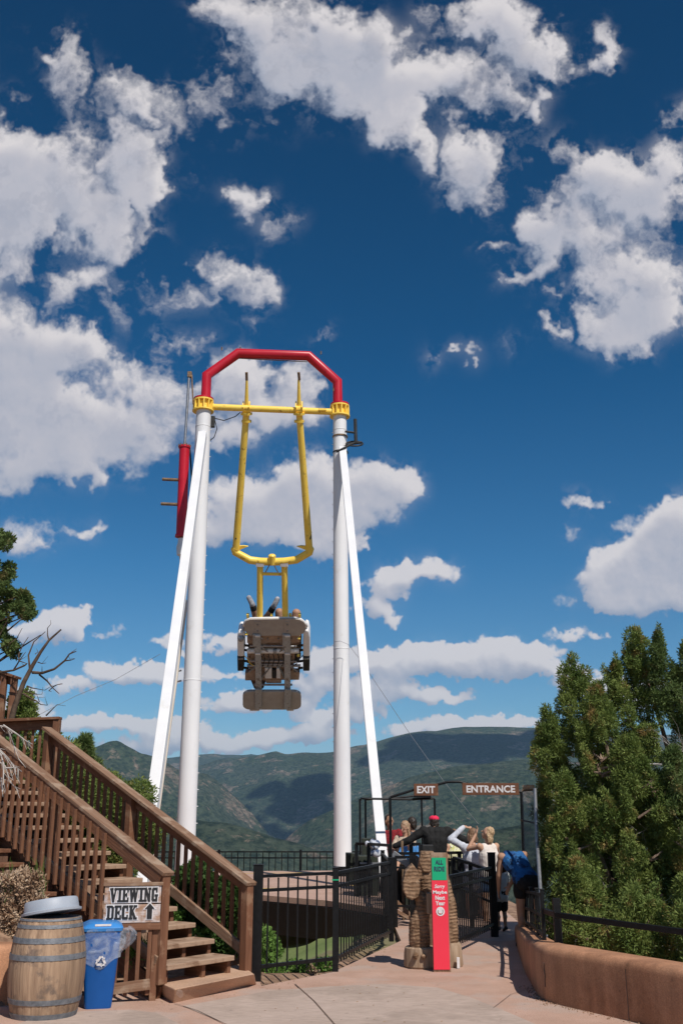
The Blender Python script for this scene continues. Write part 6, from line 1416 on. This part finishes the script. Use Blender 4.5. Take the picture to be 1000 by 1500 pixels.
def juniper(label, base, spires, seed, m=m_jun, per=330, ll=.046, lw=.0065, trunk_r=.10, group='junipers beyond the right wall', cr=(.07, .16), dens=1.0, dead=6, name='juniper_tree', core=True):
    rng = random.Random(seed); base = Vector(base)
    t = thing(name, label, 'tree', base, group)
    tr = MB(); clumps = []
    for (tip, R, zb) in spires:
        tip = Vector(tip); H = tip.z-zb
        mid = base.lerp(tip, .45)+Vector((rng.uniform(-.1, .1), rng.uniform(-.1, .1), 0)); tr.tube([base-UP*.3, base.lerp(mid, .5)+Vector((rng.uniform(-.06, .06), 0, 0)), mid, mid.lerp(tip, .5), tip-UP*.25], [trunk_r, trunk_r*.8, trunk_r*.55, trunk_r*.3, .012], 8)
        nn = int(dens*H*R*50)
        lob = [(rng.uniform(0, 6.28), rng.uniform(.0, 1), rng.uniform(.4, 1.25)) for _ in range(16)]
        hole = [(rng.uniform(math.pi, 2*math.pi), rng.uniform(.15, .9), rng.uniform(.14, .3)) for _ in range(8)]
        for i in range(nn):
            f = rng.random()**.85; a = rng.uniform(0, 2*math.pi)
            if any(((a-ha)/(hr*2.2))**2+((f-hz)/(hr*.55))**2 < 1 for ha, hz, hr in hole) and rng.random() < .85: continue
            prof = (1-f)**.66*(.35+.65*min(1, (f+.12)*4))
            lf = .86+.36*sum(s*max(0, math.cos(a-la))**3*math.exp(-((f-lz)/.07)**2) for la, lz, s in lob)
            rad = R*prof*lf*(.45+.55*rng.random()**.5)*rng.uniform(.85, 1.12)
            z = zb+H*f; ax = base.x+(tip.x-base.x)*min(1, .25+f); ay = base.y+(tip.y-base.y)*min(1, .25+f)
            r = rng.uniform(*cr)*(1-.45*f)
            c = Vector((ax+rad*math.cos(a), ay+rad*math.sin(a)*.9, z)); clumps.append((c, (r, r, r*rng.uniform(1.1, 1.8))))
            if rng.random() < .12:                     # ragged leader sticking out of the crown
                o_ = Vector((math.cos(a), math.sin(a), 0)); g_ = c
                for q in range(4): g_ = g_+o_*rng.uniform(.0, .05)+UP*r*rng.uniform(.55, .9); rr_ = r*(.62-.13*q); clumps.append((g_, (rr_, rr_, rr_*1.7)))
            if rng.random() < .18:
                s = Vector((ax, ay, z-.25*rad-.05)); tr.tube([s, s.lerp(c, .6)+Vector((0, 0, rng.uniform(-.05, .05))), c+(c-s)*.15], [.018, .012, .004], 5)
        for q in range(7): clumps.append((tip-UP*(.03+.09*q)+Vector((rng.uniform(-.03, .03), 0, 0))*q, (.03+.018*q,)*2+(.09,)))
    obj('trunk', tr, m_bark, t, smooth=True)
    leaf_mesh('crown', clumps, per, ll, lw, seed, m, t)
    if dead:
        for i in range(dead):
            mb = MB()
            tip, R, zb = spires[rng.randrange(len(spires))]; z = zb+rng.random()*(tip[2]-zb)*.6; a = rng.uniform(math.pi*.9, math.pi*2.1); s = Vector((base.x+.3*(tip[0]-base.x), base.y, z)); d = Vector((math.cos(a), math.sin(a), rng.uniform(-.2, .5)))
            limb(mb, s, d, R*rng.uniform(1.2, 1.6), .021, rng, 2, None, .24); obj('dead_branch', mb, m_deadwood, t, smooth=True)
    return t
JR = 13.6
juniper('bushy juniper nearest the path with a leaning left crown', (4.05, JR, -1.0), [(PY(836, 962, JR), .70, .6), (PY(800, 1040, JR-.2), .46, .5), (PY(872, 1010, JR-.5), .95, -1.2), (PY(826, 1130, JR-.6), .58, -.8)], 21, dead=7)
juniper('tall pointed juniper in the middle of the right group', (4.9, JR+.4, -1.0), [(PY(930, 924, JR+.4), .78, 1.0), (PY(900, 975, JR+.2), .6, .6), (PY(925, 1090, JR-.8), .95, -1.0)], 22, dead=8)
juniper('narrow juniper at the right edge with a spire top', (5.7, JR, -1.0), [(PY(962, 932, JR), .42, 1.5), (PY(1005, 950, JR), .75, .9), (PY(985, 1100, JR-.9), .9, -1.2), (PY(1075, 960, JR), .9, 0)], 23, m=m_jun2, dead=9)
juniper('low spreading juniper just behind the right terracotta wall', (3.5, 11.9, -1.0), [(PY(845, 1270, 11.6), .72, -.8), (PY(930, 1300, 11.2), .62, -.9), (PY(1010, 1290, 10.8), .62, -.9)], 24, m=m_jun, dead=7, cr=(.11, .2))
juniper('small juniper sprays beside the mesh panel', (3.55, 14.6, -.8), [(PY(797, 1140, 14.6), .34, -.2), (PY(800, 1215, 14.2), .38, -.6)], 25, dead=2, cr=(.09, .16))
# left edge juniper and dead tree
TL = 15.5
def left_tree():
    rng = random.Random(77); b = PY(-90, 1100, TL); t = thing('juniper_tree', 'dark juniper with rounded foliage boughs at the upper left edge', 'tree', (b.x, TL, 1.2), 'trees behind the stairs')
    tr = MB(); tr.tube([Vector((b.x, TL, 1.0)), PY(-60, 1000, TL), PY(-50, 880, TL), PY(-30, 800, TL)], [.16, .12, .08, .03], 10)
    cl = []
    for (u, v, ru, rv, n) in ((8, 792, 9, 10, 6), (-14, 786, 20, 9, 7), (4, 848, 14, 24, 17), (28, 882, 15, 16, 15), (-4, 905, 18, 22, 16), (43, 893, 6, 10, 5), (-40, 860, 26, 45, 30), (-90, 900, 45, 80, 50), (12, 942, 9, 7, 4), (20, 955, 4, 8, 3), (-50, 980, 30, 30, 16)):
        for _ in range(n):
            uu = u+ru*rng.uniform(-1, 1); vv = v+rv*rng.uniform(-1, 1); c = PY(uu, vv, TL+rng.uniform(-.5, .5)); r = rng.uniform(.04, .085); cl.append((c, (r*1.1, r, r*.9)))
            if rng.random() < .25: tr.tube([PY(-55, vv+30, TL), PY((uu-55)/2, vv+18, TL), c], [.03, .018, .005], 5)
    for u0, v0, u1, v1 in ((-60, 990, 60, 930), (-50, 960, 40, 900), (-60, 900, 30, 890), (-60, 830, 20, 790), (-60, 1000, 15, 955)):
        tr.tube([PY(u0, v0, TL), PY((u0+u1)/2, (v0+v1)/2+8, TL), PY(u1, v1, TL)], [.035, .02, .006], 6)
    obj('trunk', tr, m_darkdead, t, smooth=True); leaf_mesh('crown', cl, 220, .055, .012, 5, m_jun2, t)
left_tree()
def dead_tree():
    Y = 15.0; t = thing('dead_tree', 'leaning dead tree with bare forked branches at the left edge', 'tree', PY(15, 1060, Y))
    L = [([(12, 1075), (22, 1035), (35, 1000), (48, 975), (60, 955), (72, 938), (90, 922)], 6.2), ([(44, 980), (42, 960), (50, 940), (66, 926)], 2.2), ([(72, 938), (70, 930), (70, 920), (75, 914)], 1.5),
         ([(48, 985), (62, 986), (80, 980), (95, 968), (102, 958), (112, 954)], 3.2), ([(95, 968), (104, 967), (110, 965)], 1.6), ([(58, 988), (70, 998), (78, 1008), (87, 1016)], 2.0), ([(78, 1006), (84, 1003), (92, 1001)], 1.3), ([(76, 1008), (72, 1012), (76, 1013)], 1.2),
         ([(40, 1005), (48, 1008), (66, 1011)], 1.7), ([(34, 1016), (44, 1022), (54, 1027), (60, 1032), (70, 1033)], 1.9), ([(36, 1012), (50, 1017), (62, 1017)], 1.3), ([(58, 1028), (56, 1022), (54, 1017)], 1.0),
         ([(0, 985), (20, 982), (36, 975), (40, 972), (28, 968), (28, 958), (34, 945), (42, 933)], 2.2), ([(20, 982), (30, 966), (38, 955)], 1.8), ([(68, 1048), (76, 1040), (84, 1032)], 1.6), ([(56, 970), (62, 972), (68, 971)], 1.2), ([(52, 958), (56, 955), (54, 950)], 1.0),
         ([(0, 950), (12, 945), (25, 935), (33, 920)], 1.6), ([(0, 930), (8, 915), (15, 900)], 1.3)]
    k = Y/FP*.74
    tr = MB(); 
    p, r = L[0]; tr.tube([PY(u, v, Y) for u, v in p], [r*k*(1-.75*i/(len(p)-1)) for i in range(len(p))], 10); obj('trunk', tr, m_darkdead, t, smooth=True)
    rng = random.Random(4)
    for p, r in L[1:]:
        mb = MB(); off = 0; pts = []
        for i, (u, v) in enumerate(p): pts.append(PY(u, v, Y-off)); off += rng.uniform(-.05, .08)
        mb.tube(pts, [r*k*(1-.7*i/(len(p)-1)) for i in range(len(p))], 7)
        for i in range(1, len(p)):
            if rng.random() < .5: s = pts[i]; mb.tube([s, s+Vector((rng.uniform(-.08, .12), rng.uniform(-.1, .1), rng.uniform(-.02, .1)))], [r*k*.35, .002], 5)
        obj('bare_branch', mb, m_darkdead, t, smooth=True)
dead_tree()
def silver_branches():
    Y = 10.6; rng = random.Random(12); t = thing('dead_shrub', 'silvery bare dead twigs hanging in front of the stair railing', 'dead branch', PY(-20, 1180, Y))
    L = [[(-20, 1060), (10, 1065), (20, 1090), (28, 1112)], [(5, 1062), (25, 1075), (38, 1085), (48, 1090)], [(-15, 1085), (5, 1105), (20, 1120), (25, 1140)], [(-10, 1110), (8, 1122), (15, 1145), (27, 1158)], [(-15, 1130), (2, 1140), (4, 1160)], [(10, 1125), (24, 1124), (32, 1130)], [(-20, 1095), (0, 1098), (14, 1112)], [(0, 1100), (6, 1120), (5, 1150)]]
    for p in L:
        mb = MB(); pts = [PY(u, v, Y+.08*math.sin(u)) for u, v in p]; mb.tube(pts, [.010, .008, .006, .003][:len(p)], 6)
        for i in range(1, len(p)):
            for _ in range(3): s = pts[i-1].lerp(pts[i], rng.random()); mb.tube([s, s+Vector((rng.uniform(-.02, .10), rng.uniform(-.05, .05), rng.uniform(-.14, -.02)))], [.004, .0015], 4)
        obj('bare_twig', mb, m_deadwood, t, smooth=True)
silver_branches()
# trees and shrubs behind the stairs
def shrub(label, blobs, Y, seed, m, per=260, ll=.06, lw=.014, r=(.10, .18), name='shrub', group='shrubs behind the stairs', dy=.35, cat='shrub', upb=.35):
    rng = random.Random(seed); cl = []
    b0 = PY(blobs[0][0], blobs[0][1]+blobs[0][3], Y); t = thing(name, label, cat, b0, group); st = MB()
    for (u, v, ru, rv, n) in blobs:
        for _ in range(n):
            a = rng.uniform(0, 6.28); q = rng.random()**.5; c = PY(u+ru*q*math.cos(a), v+rv*q*math.sin(a), Y+rng.uniform(-dy, dy)); rr = rng.uniform(*r); cl.append((c, (rr, rr, rr*1.1)))
            if rng.random() < .3: s = PY(u, v+rv, Y); st.tube([s, s.lerp(c, .5)+Vector((rng.uniform(-.05, .05), 0, 0)), c], [.016, .010, .003], 5)
    if not st.v: st.tube([b0, b0+UP*.2], .01, 5)
    obj('stem', st, m_bark, t, smooth=True); leaf_mesh('foliage', cl, per, ll, lw, seed, m, t, upb=upb)
shrub('pointed pine tip rising just beyond the far handrail', [(125, 1084, 3, 6, 5), (124, 1096, 8, 8, 12), (124, 1110, 14, 8, 16), (128, 1128, 20, 12, 22)], 19, 31, m_jun2, r=(.05, .10), name='pine_tree', cat='tree', ll=.09, lw=.010)
shrub('green juniper seen through the upper balusters of the far handrail', [(75, 1120, 40, 30, 30), (110, 1160, 50, 35, 50), (60, 1180, 50, 40, 40)], 14.2, 32, m_jun, ll=.05, lw=.009, per=360, name='juniper_tree', cat='tree')
shrub('green juniper seen through the middle balusters of the far handrail', [(150, 1190, 45, 40, 60), (190, 1225, 40, 30, 50), (205, 1168, 8, 12, 6), (150, 1250, 50, 30, 40)], 13.6, 33, m_jun, ll=.05, lw=.009, per=360, name='juniper_tree', cat='tree')
shrub('pale green juniper top behind the landing rail', [(35, 1032, 14, 12, 14), (30, 1060, 18, 20, 22), (70, 1085, 15, 12, 8)], 16.5, 34, m_jun, r=(.07, .13), name='juniper_tree', cat='tree')
shrub('dark leafy bush right behind the far handrail post', [(290, 1300, 22, 28, 40), (320, 1330, 26, 35, 60), (340, 1310, 12, 15, 12), (265, 1330, 20, 20, 20), (300, 1375, 40, 22, 40)], 12.0, 35, m_bush, ll=.05, lw=.017, r=(.07, .13))
shrub('small bright green plants growing under the wooden steps', [(268, 1362, 16, 5, 12), (255, 1340, 8, 6, 5), (290, 1368, 10, 4, 5)], 11.6, 36, m_plant, ll=.05, lw=.012, r=(.03, .06), name='plant', cat='plant', dy=.1, per=90)
shrub('green weeds growing between the blue bin and the slat panel', [(208, 1395, 5, 14, 7), (196, 1400, 6, 12, 5)], 10.3, 37, m_plant, ll=.10, lw=.006, r=(.03, .05), name='plant', cat='plant', dy=.06, per=30, upb=1.2)
shrub('low green ground shrubs behind the black fence', [(400, 1425, 22, 9, 16), (440, 1425, 20, 10, 16), (395, 1385, 12, 25, 10), (470, 1418, 8, 12, 8)], 12.9, 38, m_plant, ll=.04, lw=.014, r=(.05, .10), dy=.3, per=160)
shrub('dry tan leaves heaped at the foot of the black fence', [(430, 1432, 12, 4, 5), (460, 1428, 8, 4, 3)], 12.2, 39, m_drybush, ll=.03, lw=.012, r=(.03, .05), dy=.1, per=40, name='leaf_litter', cat='leaves')
shrub('dark bush filling the left edge behind the landing', [(20, 1130, 30, 40, 40), (0, 1200, 40, 40, 40)], 14.6, 40, m_bush)
# dry bushes on the bank
shrub('dry tan brush spilling over the left retaining wall', [(22, 1325, 22, 40, 60), (50, 1345, 12, 25, 26), (10, 1365, 22, 18, 40), (-40, 1340, 40, 40, 60), (40, 1300, 14, 20, 20)], 10.35, 41, m_drybush, ll=.035, lw=.008, r=(.04, .09), name='dry_bush', cat='bush', dy=.2, per=240, group='dry brush on the bank')
mb = MB(); rng_ = random.Random(9)
sh_ = thing('dry_grass_tuft', 'sparse green grass blades standing in the dry brush', 'grass tuft', PY(50, 1330, 10.2))
for i in range(40):
    u = rng_.choice([10, 50, 62, 58])+rng_.uniform(-6, 6); v = rng_.uniform(1270, 1340); s = PY(u, v, 10.2); mb = MB(); mb.tube([s, s+Vector((rng_.uniform(-.03, .03), 0, .06)), s+Vector((rng_.uniform(-.06, .06), 0, .12))], [.003, .002, .0008], 3, False); obj('grass_blade', mb, m_plant, sh_)


# grey path on the slope behind the fence, seen through pickets
def slope_path():
    mb = MB(); cl = [(-9, 30), (-6.5, 31.5), (-4.5, 33.5), (-3, 36), (-2, 39), (-.5, 42), (2, 44), (6, 44.5)]; P = []
    for i in range(len(cl)-1):
        for k in range(4): f = k/4; P.append(Vector((cl[i][0]*(1-f)+cl[i+1][0]*f, cl[i][1]*(1-f)+cl[i+1][1]*f, 0)))
    V = []
    for i, p in enumerate(P):
        d = (P[min(i+1, len(P)-1)]-P[max(i-1, 0)]).normalized(); n = Vector((-d.y, d.x, 0)); 
        for w in (-1.1, -.4, .4, 1.1): q = p+n*w; V.append((q.x, q.y, ground_h(q.x, q.y)+.07))
    mb.add(V, [(i*4+j, i*4+j+1, (i+1)*4+j+1, (i+1)*4+j) for i in range(len(P)-1) for j in range(3)])
    o = obj('path', mb, m_asph, origin=(0, 0, 0)); o['kind'] = 'structure'
slope_path()
def litter():
    rr = random.Random(14); mb = MB()
    for i in range(150):
        z = rr.random()
        if z < .45: u, v = rr.uniform(385, 570), None; v = 1441-(u-385)*.30+abs(rr.gauss(0, 9))
        elif z < .7: u, v = rr.uniform(165, 380), 0; v = 1478-(u-165)*.16+abs(rr.gauss(0, 5))
        else: u, v = rr.uniform(380, 760), rr.uniform(1430, 1500)
        p = PZ(u, v, .006); a = rr.uniform(0, 6.28); l = rr.uniform(.006, .018); w = l*.4; d = Vector((math.cos(a), math.sin(a), 0)); n = Vector((-d.y, d.x, 0))
        mb.add([p-d*l, p+n*w+UP*.004, p+d*l+UP*.003, p-n*w], [(0, 1, 2, 3)])
    tag(obj('leaf_litter', mb, m_drybush, origin=(0, 0, 0)), kind='stuff')
litter()

# ------------------------------------------------------------------ unseen high clouds added above the frame to shade the far slopes
def shadow_cloud_bank():
    m = mat('cloud_white', (.85, .85, .87), (.8, .8, .84), rough=1, scale=.001, spec=0)
    rng = random.Random(31)
    for i, (tx, ty, tz, rx, ry, n) in enumerate(CLOUD_SH):
        # place so that its shadow lands on target (tx,ty,tz)
        zc = .80*ty; k = (zc-tz)/sdir.z; c = Vector((tx, ty, tz))+sdir*k
        mb = MB()
        for _ in range(n):
            a = rng.uniform(0, 6.28); q = rng.random()**.5; p = c+Vector((rx*q*math.cos(a), ry*q*math.sin(a), rng.uniform(0, 90))); r = rng.uniform(.28, .5)*min(rx, ry); mb.ell(p, (r, r, r*.4), None, 14, 8)
        tag(obj('shadow_cloud', mb, m, smooth=True), 'white cumulus cloud added to shade the far slopes number %s out of view' % ['one', 'two', 'three', 'four', 'five'][i], 'shadow_cloud', 'clouds added to shade the slopes')
def tgt(u, v, Y): p = PY(u, v, Y); return (p.x, Y, p.z)
CLOUD_SH = [(*tgt(425, 1150, 6300), 330, 650, 22), (*tgt(720, 1083, 7000), 800, 420, 24), (*tgt(240, 1120, 9500), 700, 800, 14)]
shadow_cloud_bank()

# ------------------------------------------------------------------ haze
def haze():
    mb = MB(); mb.box((0, 6000, 150), (44000, 24000, 1720)); 
    m = bpy.data.materials.new('haze'); m.use_nodes = True; nt = m.node_tree; N = nt.nodes; N.clear(); o = N.new('ShaderNodeOutputMaterial'); v = N.new('ShaderNodeVolumePrincipled')
    v.inputs['Color'].default_value = (.40, .66, .95, 1); v.inputs['Density'].default_value = .000034; v.inputs['Anisotropy'].default_value = 0
    nt.links.new(v.outputs[0], o.inputs['Volume'])
    h = obj('haze', mb, m); h['kind'] = 'stuff'
haze()
